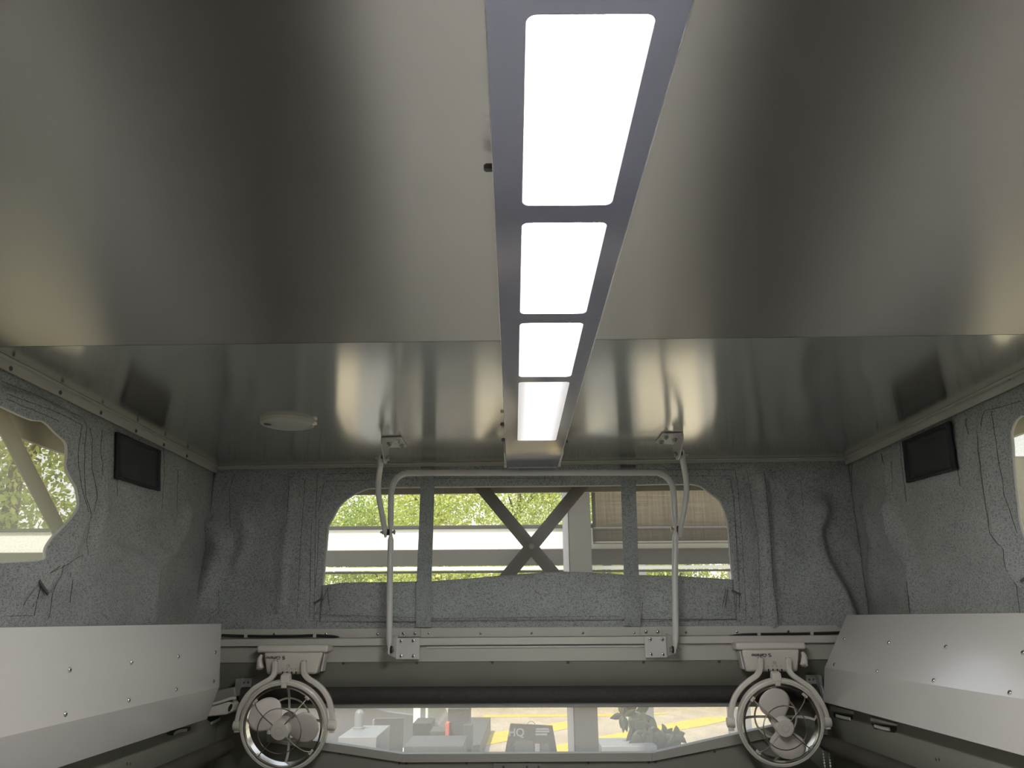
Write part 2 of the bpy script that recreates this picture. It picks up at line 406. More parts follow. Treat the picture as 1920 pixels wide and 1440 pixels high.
def canvas_wall(name, outline, rect, place, disp, material, n=480, rings=46):
    """outline: closed list of 2D points round the opening; rect=(a0,a1,b0,b1)"""
    a0, a1, b0, b1 = rect
    I = resample([(p[0], p[1], 0) for p in outline], n)
    cx = sum(p.x for p in I) / n; cy = sum(p.y for p in I) / n; O = []
    for p in I:
        dx, dy = p.x - cx, p.y - cy; t = 1e9
        if dx > 1e-9: t = min(t, (a1 - cx) / dx)
        if dx < -1e-9: t = min(t, (a0 - cx) / dx)
        if dy > 1e-9: t = min(t, (b1 - cy) / dy)
        if dy < -1e-9: t = min(t, (b0 - cy) / dy)
        O.append(Vector((cx + dx * t, cy + dy * t, 0)))
    for c in ((a0, b0), (a1, b0), (a1, b1), (a0, b1)):
        cv = Vector((*c, 0)); j = min(range(n), key=lambda i: (O[i] - cv).length); O[j] = cv
    vs = []; fs = []
    for k in range(rings + 1):
        t = (k / rings) ** 1.15
        for i in range(n):
            p = I[i].lerp(O[i], t); d = disp(p.x, p.y) * edge_fade(p.y) if k else disp(p.x, p.y) * .6
            vs.append(place(p.x, p.y, d))
    for k in range(rings):
        for i in range(n):
            j = (i + 1) % n; fs.append((k * n + i, k * n + j, (k + 1) * n + j, (k + 1) * n + i))
    mb = MB(); mb.add(vs, fs); o = mb.build(name, material, smooth=70, solid=.003); struct(o)
    # hem piping round the opening
    mb = MB(); mb.tube([Vector(vs[i]) for i in range(0, n, 2)], .0026, 8, True); h_ = mb.build('window_piping', M['piping'], o)
    return o
def nz(a, b, c, s): return noise.noise(Vector((a * s, b * s, c)))
def seam(parent, pts2, place, disp, wd=.0011, lift=.0022, jit=.0006, dash=False, name='stitching', material='thread', T=I4):
    P = []
    for (a, b), (c, e) in zip(pts2, pts2[1:]):
        L = math.hypot(c - a, e - b); k = max(1, int(L / .006))
        for j in range(k): t = j / k; P.append((a + (c - a) * t, b + (e - b) * t))
    P.append(pts2[-1]); mb = MB(T); vs = []
    for i, (a, b) in enumerate(P):
        c, e = P[min(i + 1, len(P) - 1)]; g, h_ = P[max(i - 1, 0)]; tx, ty = c - g, e - h_; L = math.hypot(tx, ty) or 1; nx, ny = -ty / L, tx / L
        j = noise.noise(Vector((a * 90, b * 90, 3))) * jit * 2; ww = wd * (.7 + .5 * noise.noise(Vector((a * 200, b * 200, 8))))
        for sgn in (-1, 1):
            x, y = a + nx * (j + sgn * ww / 2), b + ny * (j + sgn * ww / 2)
            for lf in (lift, lift - .0012): vs.append(place(x, y, disp(x, y) * edge_fade(y) + lf))
    fs = []
    for i in range(len(P) - 1):
        a = i * 4; b = a + 4
        fs += [(a, a + 2, b + 2, b), (a + 1, b + 1, b + 3, a + 3), (a, b, b + 1, a + 1), (a + 2, a + 3, b + 3, b + 2)]
    fs += [(0, 1, 3, 2), (len(vs) - 4, len(vs) - 2, len(vs) - 1, len(vs) - 3)]
    mb.add(vs, fs); return mb.build(name, M[material], parent, smooth=0)

# --- back canvas
def b2(px, py): p = bp(px, py, 0); return (p.x, p.z)
win_b = [(606, 1098), (609, 1069), (612, 1040), (614, 1013), (616, 987), (625, 971), (637, 949), (649, 937), (665, 927), (690, 916), (745, 914), (850, 913), (960, 912),
         (1080, 911), (1163, 910), (1240, 908), (1299, 908), (1314, 912), (1330, 925), (1348, 938), (1357, 957), (1364, 980), (1366, 1007), (1368, 1040), (1373, 1087),
         (1373, 1130), (1300, 1135), (1000, 1135), (700, 1138), (606, 1138)]
fb = fold_fn([
    ([(547, 895), (543, 985), (536, 1050), (531, 1130)], .006, .008),
    ([(460, 975), (470, 1005), (455, 1050)], .007, .012),
    ([(500, 1005), (470, 1025), (452, 1052)], .003, .010),
    ([(400, 985), (418, 1010), (420, 1035), (398, 1090), (372, 1168)], .020, .016),
    ([(640, 915), (600, 960), (585, 1040), (580, 1150)], .004, .02),
    ([(1430, 885), (1437, 960), (1443, 1050), (1455, 1170)], .008, .008),
    ([(1545, 960), (1530, 1000), (1542, 1050), (1575, 1105), (1600, 1165)], .016, .014),
    ([(1480, 900), (1470, 940), (1485, 970)], .003, .012),
    ([(1380, 930), (1405, 1000), (1410, 1100)], .004, .02)], b2)
def disp_b(a, b): return fb(a, b) + .0028 * nz(a, b, 1, 9) + .0012 * nz(a, b, 4, 34) + .002
def place_b(a, b, d): return MB_ @ Vector((a, -d, b))
ol = [b2(*p) for p in win_b]
sL = (MBI @ Vector((XL, YB, 0))).x; sR = (MBI @ Vector((XR, YB, 0))).x
wall_back = canvas_wall('wall_back', ol, (sL, sR, ZB, H), place_b, disp_b, M['canvas_back'])
for pts in ([(440, 890), (431, 920), (433, 990)], [(412, 1105), (411, 1150)], [(545, 900), (541, 985)], [(573, 900), (571, 930), (558, 1160)], [(596, 888), (590, 1165)],
            [(585, 1035), (582, 1164), (780, 1168)], [(586, 980), (583, 1100)], [(600, 975), (596, 1060), (592, 1100)], [(610, 890), (760, 886)], [(595, 1165), (594, 1175)],
            [(1160, 881), (1378, 881), (1382, 915), (1390, 1010), (1398, 1162), (1195, 1166)], [(1040, 893), (1368, 893), (1376, 960), (1384, 1060), (1386, 1148), (1200, 1150)],
            [(1400, 884), (1403, 905), (1420, 1010), (1425, 1172)], [(1430, 886), (1440, 985), (1447, 1100), (1458, 1172)], [(1374, 930), (1379, 1010), (1383, 1090)],
            [(1500, 900), (1505, 950)], [(760, 898), (900, 897), (1040, 897)], [(700, 900), (610, 904), (598, 960)]):
    seam(wall_back, [b2(*p) for p in pts], place_b, disp_b)
# folded down window flap, lies over the lower half of the opening
top_f = [b2(*p) for p in [(604, 1098), (645, 1093), (725, 1092), (810, 1090), (880, 1085), (960, 1078), (1030, 1073), (1057, 1072), (1110, 1074), (1170, 1078), (1250, 1080), (1310, 1083), (1374, 1087)]]
def flap_top(a):
    for (x0, z0), (x1, z1) in zip(top_f, top_f[1:]):
        if a <= x1: return z0 + (z1 - z0) * (a - x0) / (x1 - x0)
    return top_f[-1][1]
a0, a1 = top_f[0][0], top_f[-1][0]; zb0 = b2(700, 1166)[1]
NX, NZ = 160, 26; vs = []; fs = []
for j in range(NZ + 1):
    for i in range(NX + 1):
        a = a0 + (a1 - a0) * i / NX; zt = flap_top(a); t = j / NZ; z = zb0 + (zt - zb0) * t
        e = min(1, i / 6, (NX - i) / 6)
        d = .004 + .010 * math.sin(t * math.pi) ** .8 * e + .004 * nz(a, z, 7, 12) * e + .0025 * nz(a * .5, z * 3, 9, 20) * t
        vs.append(place_b(a, z, d))
for j in range(NZ):
    for i in range(NX): k = j * (NX + 1) + i; fs.append((k, k + 1, k + NX + 2, k + NX + 1))
mb = MB(); mb.add(vs, fs); flap = mb.build('window_flap', M['canvas_back'], wall_back, smooth=70, solid=.003)
fd = lambda a, b: .012
for pts in ([(620, 1100), (606, 1130), (594, 1153)], [(608, 1110), (606, 1148), (594, 1152)], [(617, 1104), (622, 1146), (612, 1152)], [(600, 1152), (780, 1158)],
            [(1362, 1105), (1356, 1140)], [(1358, 1104), (1352, 1138)], [(1378, 1112), (1378, 1140)], [(1383, 1112), (1383, 1140)], [(810, 1160), (1165, 1155)], [(1203, 1130), (1201, 1172)]):
    seam(wall_back, [b2(*p) for p in pts], place_b, fd, lift=.006)
# zip pulls at the two lower corners
for (x0, y0, x1, y1) in ((604, 1122, 588, 1132), (1372, 1107, 1389, 1115)):
    mb = B(); p, q = bp(x0, y0, .024), bp(x1, y1, .026); mb.rectsweep([p, p.lerp(q, .5), q], .005, .0025); mb.build('zip_pull', M['arm'], wall_back, label='dark metal zip pull')
# two vertical straps across the window
for xs in (((789, 815, 893), (785, 812, 1000), (781, 809, 1091), (780, 808, 1140), (780, 808, 1176)), ((1164, 1192, 892), (1167, 1195, 1000), (1170, 1198, 1080), (1171, 1200, 1140), (1171, 1201, 1174))):
    rows = [(bp(xs[0][0], 872, .004), bp(xs[0][1], 872, .004))] + [(bp(a, y, .022 if y < 1160 else .012), bp(b, y, .022 if y < 1160 else .012)) for a, b, y in xs]
    Ls = smooth_line([r[0] for r in rows], 8); Rs = smooth_line([r[1] for r in rows], 8); vs = []
    for l_, r_ in zip(Ls, Rs):
        for q in (l_, r_, r_ + Vector((0, .002, 0)), l_ + Vector((0, .002, 0))): vs.append(q)
    n = len(Ls); fs = [(i * 4 + k, i * 4 + (k + 1) % 4, i * 4 + 4 + (k + 1) % 4, i * 4 + 4 + k) for i in range(n - 1) for k in range(4)] + [(0, 1, 2, 3), tuple(4 * n - 4 + k for k in range(4))]
    mb = B(); mb.add(vs, fs); mb.build('window_strap', M['strap'], wall_back)
# clear vinyl
mb = B(); A = [bp(*p, -.004) for p in ((595, 1150), (1385, 1150), (1385, 890), (595, 890))]; mb.prism(A, (0, .0008, 0))
struct(mb.build('window_1', M['vinyl'], smooth=0))
# roof skirt outside, seen as the dark strip at the top of each opening
zsk = bp(960, 924, -.06).z
def skirt(mb, p0, p1, nrm):
    p0, p1, nrm = Vector(p0), Vector(p1), Vector(nrm)
    for (za, zb_, t) in ((H + .02, zsk + .012, .004), (zsk + .0125, zsk, .010)):
        mb.prism([p0 + Vector((0, 0, za)), p1 + Vector((0, 0, za)), p1 + Vector((0, 0, zb_)), p0 + Vector((0, 0, zb_))], nrm * t)
mb = B(); skirt(mb, (sL - .1, .06, 0), (sR + .1, .06, 0), (0, 1, 0)); struct(mb.build('trim_1', M['skirt']))
zsl = hitX(50, 825, XL - .06).z; zsk = zsl
mb = MB(); skirt(mb, (XL - .06, -1.2, 0), (XL - .06, YB + .1, 0), (-1, 0, 0)); struct(mb.build('trim_2', M['skirt']))
zsk = hitX(1908, 815, XR + .06).z
mb = MB(); skirt(mb, (XR + .06, -1.2, 0), (XR + .06, YB + .02, 0), (1, 0, 0)); struct(mb.build('trim_3', M['skirt']))

# --- side canvases
def l2(px, py): p = hitX(px, py, XL); return (p.y, p.z)
def r2(px, py): p = hitX(px, py, XR); return (p.y, p.z)
win_l = [(0, 763), (50, 785), (76, 790), (100, 812), (119, 830), (121, 855), (119, 874), (126, 893), (138, 915), (141, 945), (133, 965), (118, 984), (95, 1008), (80, 1030), (72, 1051), (0, 1056)]
oll = [l2(*p) for p in win_l]
zt_, zl_ = oll[0][1], oll[-1][1]
oll = [(p.x, p.y) for p in smooth_line([(a, b, 0) for a, b in oll], 5)] + [(oll[-1][0] - .015, zl_), (1.12, zl_), (1.07, zl_ + .06), (1.06, .2), (1.07, zt_ - .05), (1.12, zt_), (oll[0][0] - .015, zt_)]
fl = fold_fn([
    ([(205, 800), (188, 870), (192, 960), (172, 1020)], .006, .008),
    ([(345, 960), (338, 1000), (310, 1040), (282, 1070), (278, 1160)], .012, .012),
    ([(150, 1040), (210, 1030), (260, 1050)], .006, .014),
    ([(398, 985), (415, 1030), (385, 1120), (365, 1170)], .02, .014),
    ([(130, 760), (160, 830), (168, 930), (130, 1030), (80, 1100)], .006, .014),
    ([(140, 1090), (200, 1110), (250, 1140)], .004, .02),
    ([(0, 735), (60, 750), (110, 775)], .005, .01),
    ([(60, 1080), (30, 1120), (20, 1160)], .006, .012)], l2)
def disp_l(a, b): return fl(a, b) + .004 * nz(a, b, 2, 7) + .0015 * nz(a, b, 5, 30) + .004
def place_l(a, b, d): return Vector((XL + d, a, b))
wl = canvas_wall('wall_left', oll, (-1.2, yb(XL), ZB, H), place_l, disp_l, M['canvas'], n=520, rings=60)
for pts in ([(0, 715), (60, 740), (120, 772), (147, 785), (148, 850), (150, 930), (160, 990), (150, 1040)], [(0, 738), (80, 768), (138, 797), (139, 850), (143, 900), (152, 960)],
            [(0, 748), (60, 772), (98, 790)], [(164, 803), (158, 830), (160, 880), (169, 930), (172, 960)], [(187, 806), (180, 850), (182, 890)],
            [(218, 812), (214, 900), (215, 930)], [(303, 838), (299, 955)], [(328, 880), (327, 970)], [(52, 1104), (37, 1138)], [(64, 1100), (58, 1138)], [(103, 1060), (85, 1160)],
            [(125, 1075), (122, 1130)], [(0, 1155), (60, 1154), (66, 1120)], [(98, 1062), (80, 1075), (140, 1042)]):
    seam(wl, [l2(*p) for p in pts], place_l, disp_l)
p, q = hitX(73, 1088, XL + .016), hitX(90, 1114, XL + .018)
mb = MB(); mb.rectsweep([p, p.lerp(q, .5), q], .005, .0025, side=(1, 0, 0)); mb.build('zip_pull', M['arm'], wl, label='dark metal zip pull')
p = [(oll[0][0], zt_ + .02)]
mb = MB(); mb.box(XL - .0045, XL - .004, .38, 1.50, zl_ - .03, zt_ + .04); struct(mb.build('window_2', M['vinyl_side'], smooth=0))

win_r = [(1920, 778), (1908, 790), (1901, 811), (1903, 840), (1904, 865), (1908, 907), (1914, 965), (1920, 994)]
olr = [r2(*p) for p in win_r]; zt_r, zl_r = olr[0][1], olr[-1][1]
zlr = zl_ + .01
olr = [(p.x, p.y) for p in smooth_line([(a, b, 0) for a, b in olr], 5)] + [(olr[-1][0] - .015, zlr), (1.12, zlr), (1.07, zlr + .06), (1.06, .2), (1.07, zt_ - .05), (1.12, zt_), (olr[0][0] - .015, zt_)]
fr_ = fold_fn([
    ([(1585, 880), (1578, 960), (1590, 1060), (1615, 1150)], .010, .010),
    ([(1625, 960), (1640, 1020), (1638, 1100)], .006, .014),
    ([(1675, 950), (1682, 1010), (1715, 1065), (1720, 1150)], .012, .010),
    ([(1660, 845), (1672, 940)], .006, .008),
    ([(1750, 1010), (1810, 990), (1860, 1010)], .004, .02),
    ([(1850, 770), (1855, 900), (1880, 1000), (1915, 1080)], .008, .012),
    ([(1820, 790), (1815, 840)], .003, .008)], r2)
def disp_r(a, b): return fr_(a, b) + .004 * nz(a, b, 12, 7) + .0015 * nz(a, b, 15, 30) + .004
def place_r(a, b, d): return Vector((XR - d, a, b))
wr = canvas_wall('wall_right', olr, (-1.2, yb(XR), ZB, H), place_r, disp_r, M['canvas'], n=520, rings=60)
for pts in ([(1585, 870), (1587, 960), (1600, 1060), (1618, 1150)], [(1660, 850), (1668, 870)], [(1674, 845), (1680, 920)], [(1690, 830), (1699, 905), (1704, 940)],
            [(1783, 790), (1800, 880), (1807, 912)], [(1817, 785), (1825, 815)], [(1840, 775), (1848, 810), (1856, 880), (1866, 960), (1878, 1000), (1900, 1030), (1912, 1090), (1918, 1150)],
            [(1858, 800), (1860, 770), (1920, 752)], [(1870, 770), (1880, 860), (1890, 930), (1915, 1000)], [(1600, 870), (1603, 960), (1618, 1080), (1630, 1150)], [(1720, 1090), (1725, 1150)]):
    seam(wr, [r2(*p) for p in pts], place_r, disp_r)
mb = MB(); mb.box(XR + .004, XR + .0045, .38, 1.50, zlr - .03, zt_ + .04); struct(mb.build('window_3', M['vinyl_side'], smooth=0))
p, q = hitX(1914, 1090, XR - .02), hitX(1922, 1084, XR - .02)
mb = MB(); mb.rectsweep([p, p.lerp(q, .5), q], .005, .0025, side=(1, 0, 0)); mb.build('zip_pull', M['arm'], wr, label='dark metal zip pull')

# vents
for nm, pts, X, sg, lab in (('air_vent', [(219, 810), (301, 845), (298, 921), (217, 897)], XL + .012, 1, 'black mesh air vent sewn into the canvas on the left, between side window and corner'),
                            ('air_vent', [(1693, 828), (1781, 790), (1795, 880), (1702, 905)], XR - .012, -1, 'black mesh air vent sewn into the canvas on the right, above the white side panel')):
    q = [hitX(*p, X) for p in pts]; c = sum(q, Vector()) / 4
    e = thing(nm, (c.x, c.y, min(v.z for v in q)), lab, 'vent', None)
    mb = MB()
    NN = 14; vs = []
    for j in range(NN + 1):
        for i in range(NN + 1):
            u, v = i / NN, j / NN; pt = (q[0] * (1 - u) + q[1] * u) * (1 - v) + (q[3] * (1 - u) + q[2] * u) * v
            edge = min(u, v, 1 - u, 1 - v); pt = pt + Vector((sg * (.002 * noise.noise(pt * 25) - (.004 if edge > .08 else 0)), .002 * noise.noise(pt * 18) , .002 * noise.noise(pt * 21))); vs.append(pt)
    inn = [(i, j) for j in range(NN) for i in range(NN)]
    fin = [(j * (NN + 1) + i, j * (NN + 1) + i + 1, (j + 1) * (NN + 1) + i + 1, (j + 1) * (NN + 1) + i) for i, j in inn if 0 < i < NN - 1 and 0 < j < NN - 1]
    fout = [(j * (NN + 1) + i, j * (NN + 1) + i + 1, (j + 1) * (NN + 1) + i + 1, (j + 1) * (NN + 1) + i) for i, j in inn if not (0 < i < NN - 1 and 0 < j < NN - 1)]
    mb.add(vs, fin); mb.build('mesh_panel', M['vent'], e, smooth=60, solid=.002)
    mb = MB(); mb.add(vs, fout); mb.build('binding', M['ventrim'], e, smooth=60, solid=.006)

# scissor arms outside the canvas
def scissor(parent_lab, arms, conv, side, name='scissor_arm'):
    e = None
    for k, (p, q) in enumerate(arms):
        pass
def arm_pair(loc, lab, arms, side, wd, pivot):
    e = thing('scissor_lift', loc, lab, 'roof lift', None)
    for k, (p, q) in enumerate(arms):
        p, q = Vector(p), Vector(q); off = Vector(side) * (.004 * k)
        mb = MB(); mb.rectsweep([p + off, (p + q) / 2 + off, q + off], wd, .004, side=side); mb.build('arm', M['arm'], e, smooth=30)
    mb = MB(); mb.lathe(pivot, side, [(.008, -.004), (.008, .008), (.004, .010)], 16); mb.build('pivot', M['darksteel'], e)
def ext(p, q, k0, k1): return p + (p - q) * k0, q + (q - p) * k1
a1_ = ext(W(bp(908, 920, -.035)), W(bp(1040, 1078, -.035)), .25, .45); a2_ = ext(W(bp(1083, 920, -.035)), W(bp(953, 1078, -.035)), .25, .45)
arm_pair(W((.03, .05, ZB)), 'crossed grey steel lift arms behind the middle of the back window', [a1_, a2_], W((0, -1, 0)) - W((0, 0, 0)), .034, W(bp(997, 1024, -.03)))
XLo = XL - .035
p, q = ext(hitX(5, 790, XLo), hitX(112, 998, XLo), .3, .45)
mid = p.lerp(q, .42)
mir = lambda v: Vector((v.x, 2 * .93 - v.y, v.z))
arm_pair((XLo, .93, ZB), 'grey steel lift arm slanting across the left side window', [(p, q), (mir(p), mir(q))], (1, 0, 0), .036, Vector((XLo + .004, .93, (p.z + q.z) / 2)))

# ceiling edge strips with their screws
def edge_strip(name, T, pts, drop, thick, screws, ax):
    mb = MB(T); mb.prism(pts, thick); o = struct(mb.build(name, M['hem'])); 
    for s in screws: screw(s, ax, .0035, o, material='arm', T=T, socket=False)
    return o
mb = MB(); x = XL + .014
mb.box(x - .003, x, -1.2, yb(x) - .004, H - .019, H - .0005); mb.box(x - .003, x + .010, -1.2, yb(x) - .004, H - .0025, H - .0005)
t4 = struct(mb.build('trim_4', M['paint_dull']))
for px, py in ((20, 691), (113, 736), (189, 774), (255, 808), (307, 834), (350, 855)):
    q = hitX(px, py, x); screw(q, (1, 0, 0), .0042, t4, material='arm', socket=False)
mb = MB(); x = XR - .014
mb.box(x, x + .003, -1.2, yb(x) - .004, H - .019, H - .0005); mb.box(x - .010, x + .003, -1.2, yb(x) - .004, H - .0025, H - .0005)
t5 = struct(mb.build('trim_5', M['paint_dull']))
for px, py in ((1893, 708), (1808, 748), (1739, 782), (1680, 811)):
    q = hitX(px, py, x); screw(q, (-1, 0, 0), .0042, t5, material='arm', socket=False)
mb = B(); mb.box(sL + .012, sR - .012, -.016, -.012, H - .009, H - .0005); mb.box(sL + .012, sR - .012, -.026, -.012, H - .0025, H - .0005)
struct(mb.build('trim_6', M['paint_dull']))

# ------------------------------------------------------------------ light bar
HB = H - .027
bar = thing('ceiling_light', (.052, 1.2, HB), 'long haze tinted grey light bar with four glowing panels down the middle of the ceiling', 'light')
BX0, BX1 = -.0155, .1198; BY0, BY1 = -.9, 2.022
PN = [(28, 385, 1.0), (418, 588, 1.0), (606, 706, 1.0), (716, 826, .0105)]
pan = []
for ya, yb_, k in PN:
    y0 = hitZ(1060, ya, HB).y; y1 = hitZ(1060, yb_, HB).y; pan.append((y0, y1, k))
pw0, pw1 = .0112, .0985
# underside plate: strips round the panel openings
z0, z1 = HB, HB + .003
def rrect(cx, cy, hw, hh, r_):
    out = []
    for (x, y, a0_) in ((hw - r_, hh - r_, 0), (-hw + r_, hh - r_, 90), (-hw + r_, -hh + r_, 180), (hw - r_, -hh + r_, 270)):
        for j in range(7): a = R(a0_ + 15 * j); out.append(Vector((cx + x + r_ * math.cos(a), cy + y + r_ * math.sin(a), 0)))
    return out
loops = [[Vector(v) for v in ((BX0, BY0, 0), (BX1, BY0, 0), (BX1, BY1, 0), (BX0, BY1, 0))]] + [rrect((pw0 + pw1) / 2, (a + b) / 2, (pw1 - pw0) / 2, (b - a) / 2, .007) for a, b, k in pan]
tri = tessellate_polygon(loops); pts = [p for l_ in loops for p in l_]; nn = len(pts)
fs = [tuple(t) for t in tri] + [tuple(nn + i for i in reversed(t)) for t in tri]; b0 = 0
for l_ in loops:
    k = len(l_); fs += [(b0 + i, b0 + (i + 1) % k, nn + b0 + (i + 1) % k, nn + b0 + i) for i in range(k)]; b0 += k
mb = MB(); mb.add([(p.x, p.y, z0) for p in pts] + [(p.x, p.y, z1) for p in pts], fs)
mb.build('face_plate', M['bar'], bar, smooth=0)
mb = MB(); mb.box(BX0, BX0 + .002, BY0, BY1, z1, H); mb.box(BX1 - .002, BX1, BY0, BY1, z1, H); mb.box(BX0, BX1, BY1 - .002, BY1, z1, H)
mb.build('housing', M['paint'], bar, smooth=0)
mb = MB(); mb.box(BX0 - .0008, BX0, BY0, BY1, HB - .001, HB + .004); mb.box(BX1, BX1 + .0010, BY0, BY1, HB - .001, HB + .004); mb.build('edge_strip', M['baredge'], bar, smooth=0)
mb = MB(); mb.box(BX0 + .004, BX1 - .004, BY1, BY1 + .0035, HB - .001, HB + .005); mb.build('end_strip', M['baredge'], bar, smooth=0)
for i, (y0, y1, k) in enumerate(pan):
    cxp = (pw0 + pw1) / 2; poly = rrect(0, 0, (pw1 - pw0) / 2 - .0002, (y1 - y0) / 2 - .0002, .007)
    me = MB(Matrix.Translation((cxp, (y0 + y1) / 2, HB + .0005))); me.prism(poly, (0, 0, .002))
    o = me.build('diffuser', led_mat('glowing diffuser %d' % i, 86.0 * k, .72 if k == 1 else .5), bar, smooth=0)
    # object origin over the LED row so that the row sits in the middle of each diffuser
    off = Vector((cxp - bar.location.x, (y0 + y1) / 2 - bar.location.y, 0)); o.data.transform(Matrix.Translation(-off)); o.location = off
# side clips near the far end and the small feed connectors
for (px, ya, yb_, X, sg) in ((949, 848, 872, BX0 - .004, -1), (1056, 848, 870, BX1 + .004, 1)):
    y0 = hitZ(px, ya, HB + .004).y; y1 = hitZ(px, yb_, HB + .004).y
    mb = MB(); mb.box(X - .0015, X + .0015, y0, y1, HB + .002, H - .002); mb.box(X - .003, X + .003, y1, y1 + .006, HB - .002, HB + .004); mb.build('side_clip', M['baredge'], bar, smooth=0)
for (px, py, sg, X) in ((945, 797, -1, BX0 - .006), (947, 826, -1, BX0 - .006), (1058, 829, 1, BX1 + .006), (931, 318, -1, BX0 - .005)):
    y = hitZ(px, py, HB + .01).y; mb = MB(); mb.lathe((X + .004 * -sg, y, HB + .012), (sg, 0, 0), [(.004, 0), (.004, .006), (.0025, .008)], 8)
    mb.build('screw', M['arm'], bar)

# round fitting on the ceiling
c = hitZ(540, 790, H); rr = .0585
dome = thing('dome_light', (c.x, c.y, H - .014), 'small round off-white ceiling fitting near the back left of the ceiling', 'light')
mb = MB(); mb.lathe((c.x, c.y, H), (0, 0, -1), [(rr, 0), (rr, .003), (rr * .97, .007), (rr * .9, .0085), (rr * .86, .0078), (rr * .84, .006)], 48); mb.build('rim', M['paint_dull'], dome)
mb = MB(); mb.lathe((c.x, c.y, H - .0058), (0, 0, -1), [(rr * .83, 0), (rr * .7, .0012), (rr * .3, .002), (0.0005, .0022)], 40); mb.build('lens', M['paint_dull'], dome)
mb = MB(); mb.lathe((c.x - rr * .72, c.y - .004, H - .0074), (0, 0, -1), [(.008, 0), (.008, .001), (.006, .0014)], 16); mb.build('recess', M['arm'], dome)
mb = MB(); mb.box(c.x + rr * .90, c.x + rr * 1.06, c.y - .006, c.y + .006, H - .008, H - .002); mb.build('switch', M['baredge'], dome, bevel=.0015)

# ------------------------------------------------------------------ bulkhead below the canvas (flange, ledge, recess, lower wall)
L0 = (MBI @ Vector((-.76, YB, 0))).x - .11; L1 = (MBI @ Vector((.76, YB, 0))).x + .2
zc = lambda py, d, px=960: bp(px, py, d).z
# flange
mb = B(); mb.box(L0, L1, -.006, .03, zc(1194, .01), zc(1176.5, .006))
fl_ = struct(mb.build('trim_7', M['paint'], bevel=.001))
for px, py in ((514, 1189), (611, 1189), (708, 1189), (804, 1188), (901, 1188), (997, 1187.5), (1093, 1187), (1189, 1186.5), (1286, 1186), (1382, 1185), (1478, 1184)):
    screw(bp(px, py, .006), (0, -1, 0), .0034, fl_, T=MB_)
# ledge
mb = B(); mb.box(L0, L1, -.045, .03, zc(1209, .045), zc(1195, .045))
struct(mb.build('trim_8', M['paint'], bevel=.0015))
# thin round lip below the ledge, modelled only where its highlight shows
mb = B(); zz = zc(1213, .040); mb.tube([(bp(800, 1211, .04).x, -.036, zz), (bp(1210, 1211, .04).x, -.036, zz)], .0028, 10)
struct(mb.build('trim_9', M['tube']))
# upper fascia 1209-1240, then inclined recess 1240-1287
mb = B(); mb.box(L0, L1, -.034, .03, zc(1240, .034), zc(1209, .045) - .0005)
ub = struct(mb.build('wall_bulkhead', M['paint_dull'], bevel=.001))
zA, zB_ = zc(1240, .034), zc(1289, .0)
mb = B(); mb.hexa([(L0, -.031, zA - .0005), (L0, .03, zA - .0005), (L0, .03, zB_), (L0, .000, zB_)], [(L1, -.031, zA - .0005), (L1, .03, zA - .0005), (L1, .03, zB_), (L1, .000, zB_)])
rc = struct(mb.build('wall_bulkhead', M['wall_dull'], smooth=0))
for px, py in ((558, 1244), (643, 1244), (781, 1243), (923, 1243), (1065, 1242.5), (1207, 1242), (1349, 1241)):
    q = bp(px, py, .033); mb = B(); mb.lathe((q.x, q.y + .003, q.z), (0, -1, -.4), [(.0038, 0), (.003, .0018), (.001, .0024)], 10); mb.build('rivet', M['arm'], rc)
# lower wall with the long window
wpoly = [(500, 1327), (1452, 1322), (1452, 1361), (1223, 1412), (755, 1414), (500, 1376)]
zlow = -1.65
outer = [Vector((L0, 0, zB_)), Vector((L1, 0, zB_)), Vector((L1, 0, zlow)), Vector((L0, 0, zlow))]
hole = [bp(*p, 0) for p in wpoly]
tri = tessellate_polygon([outer, hole]); pts = outer + hole; nn = len(pts)
vs = [(p.x, 0, p.z) for p in pts] + [(p.x, .03, p.z) for p in pts]
fs = [tuple(t) for t in tri] + [tuple(nn + i for i in reversed(t)) for t in tri]
fs += [(i, (i + 1) % 4, nn + (i + 1) % 4, nn + i) for i in range(4)] + [(4 + i, 4 + (i + 1) % 6, nn + 4 + (i + 1) % 6, nn + 4 + i) for i in range(6)]
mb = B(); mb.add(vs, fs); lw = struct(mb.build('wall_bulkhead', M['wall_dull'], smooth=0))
for px, py in ((637, 1412), (749, 1431), (762, 1431), (875, 1431), (990, 1430), (1103, 1430), (1216, 1429), (1229, 1429), (1340, 1409)):
    q = bp(px, py, 0); mb = B(); mb.lathe(q, (0, -1, 0), [(.0035, 0), (.003, .002), (.001, .0026)], 10); mb.build('rivet', M['arm'], lw)
# window frame following the opening
inn = [(500, 1376), (755, 1414), (1223, 1412), (1452, 1361)]; out = [(500, 1391), (755, 1429.5), (1222, 1427.5), (1452, 1382)]
mb = B()
for i in range(3):
    a, b, c_, d_ = bp(*inn[i], .014), bp(*inn[i + 1], .014), bp(*out[i + 1], .010), bp(*out[i], .010)
    if i: a = a + Vector((.0006, 0, 0)); d_ = d_ + Vector((.0006, 0, 0))
    mb.hexa([a, b, c_, d_], [Vector((v.x, .006, v.z)) for v in (a, b, c_, d_)])
fw = struct(mb.build('window_4', M['paint_dull'], smooth=0))
mb = B(); A = [bp(*p, -.012) for p in ((490, 1318), (1462, 1318), (1462, 1372), (1226, 1418), (750, 1420), (490, 1385))]; mb.prism(A, (0, .003, 0))
mb.build('window_pane', M['perspex'], fw, smooth=0)
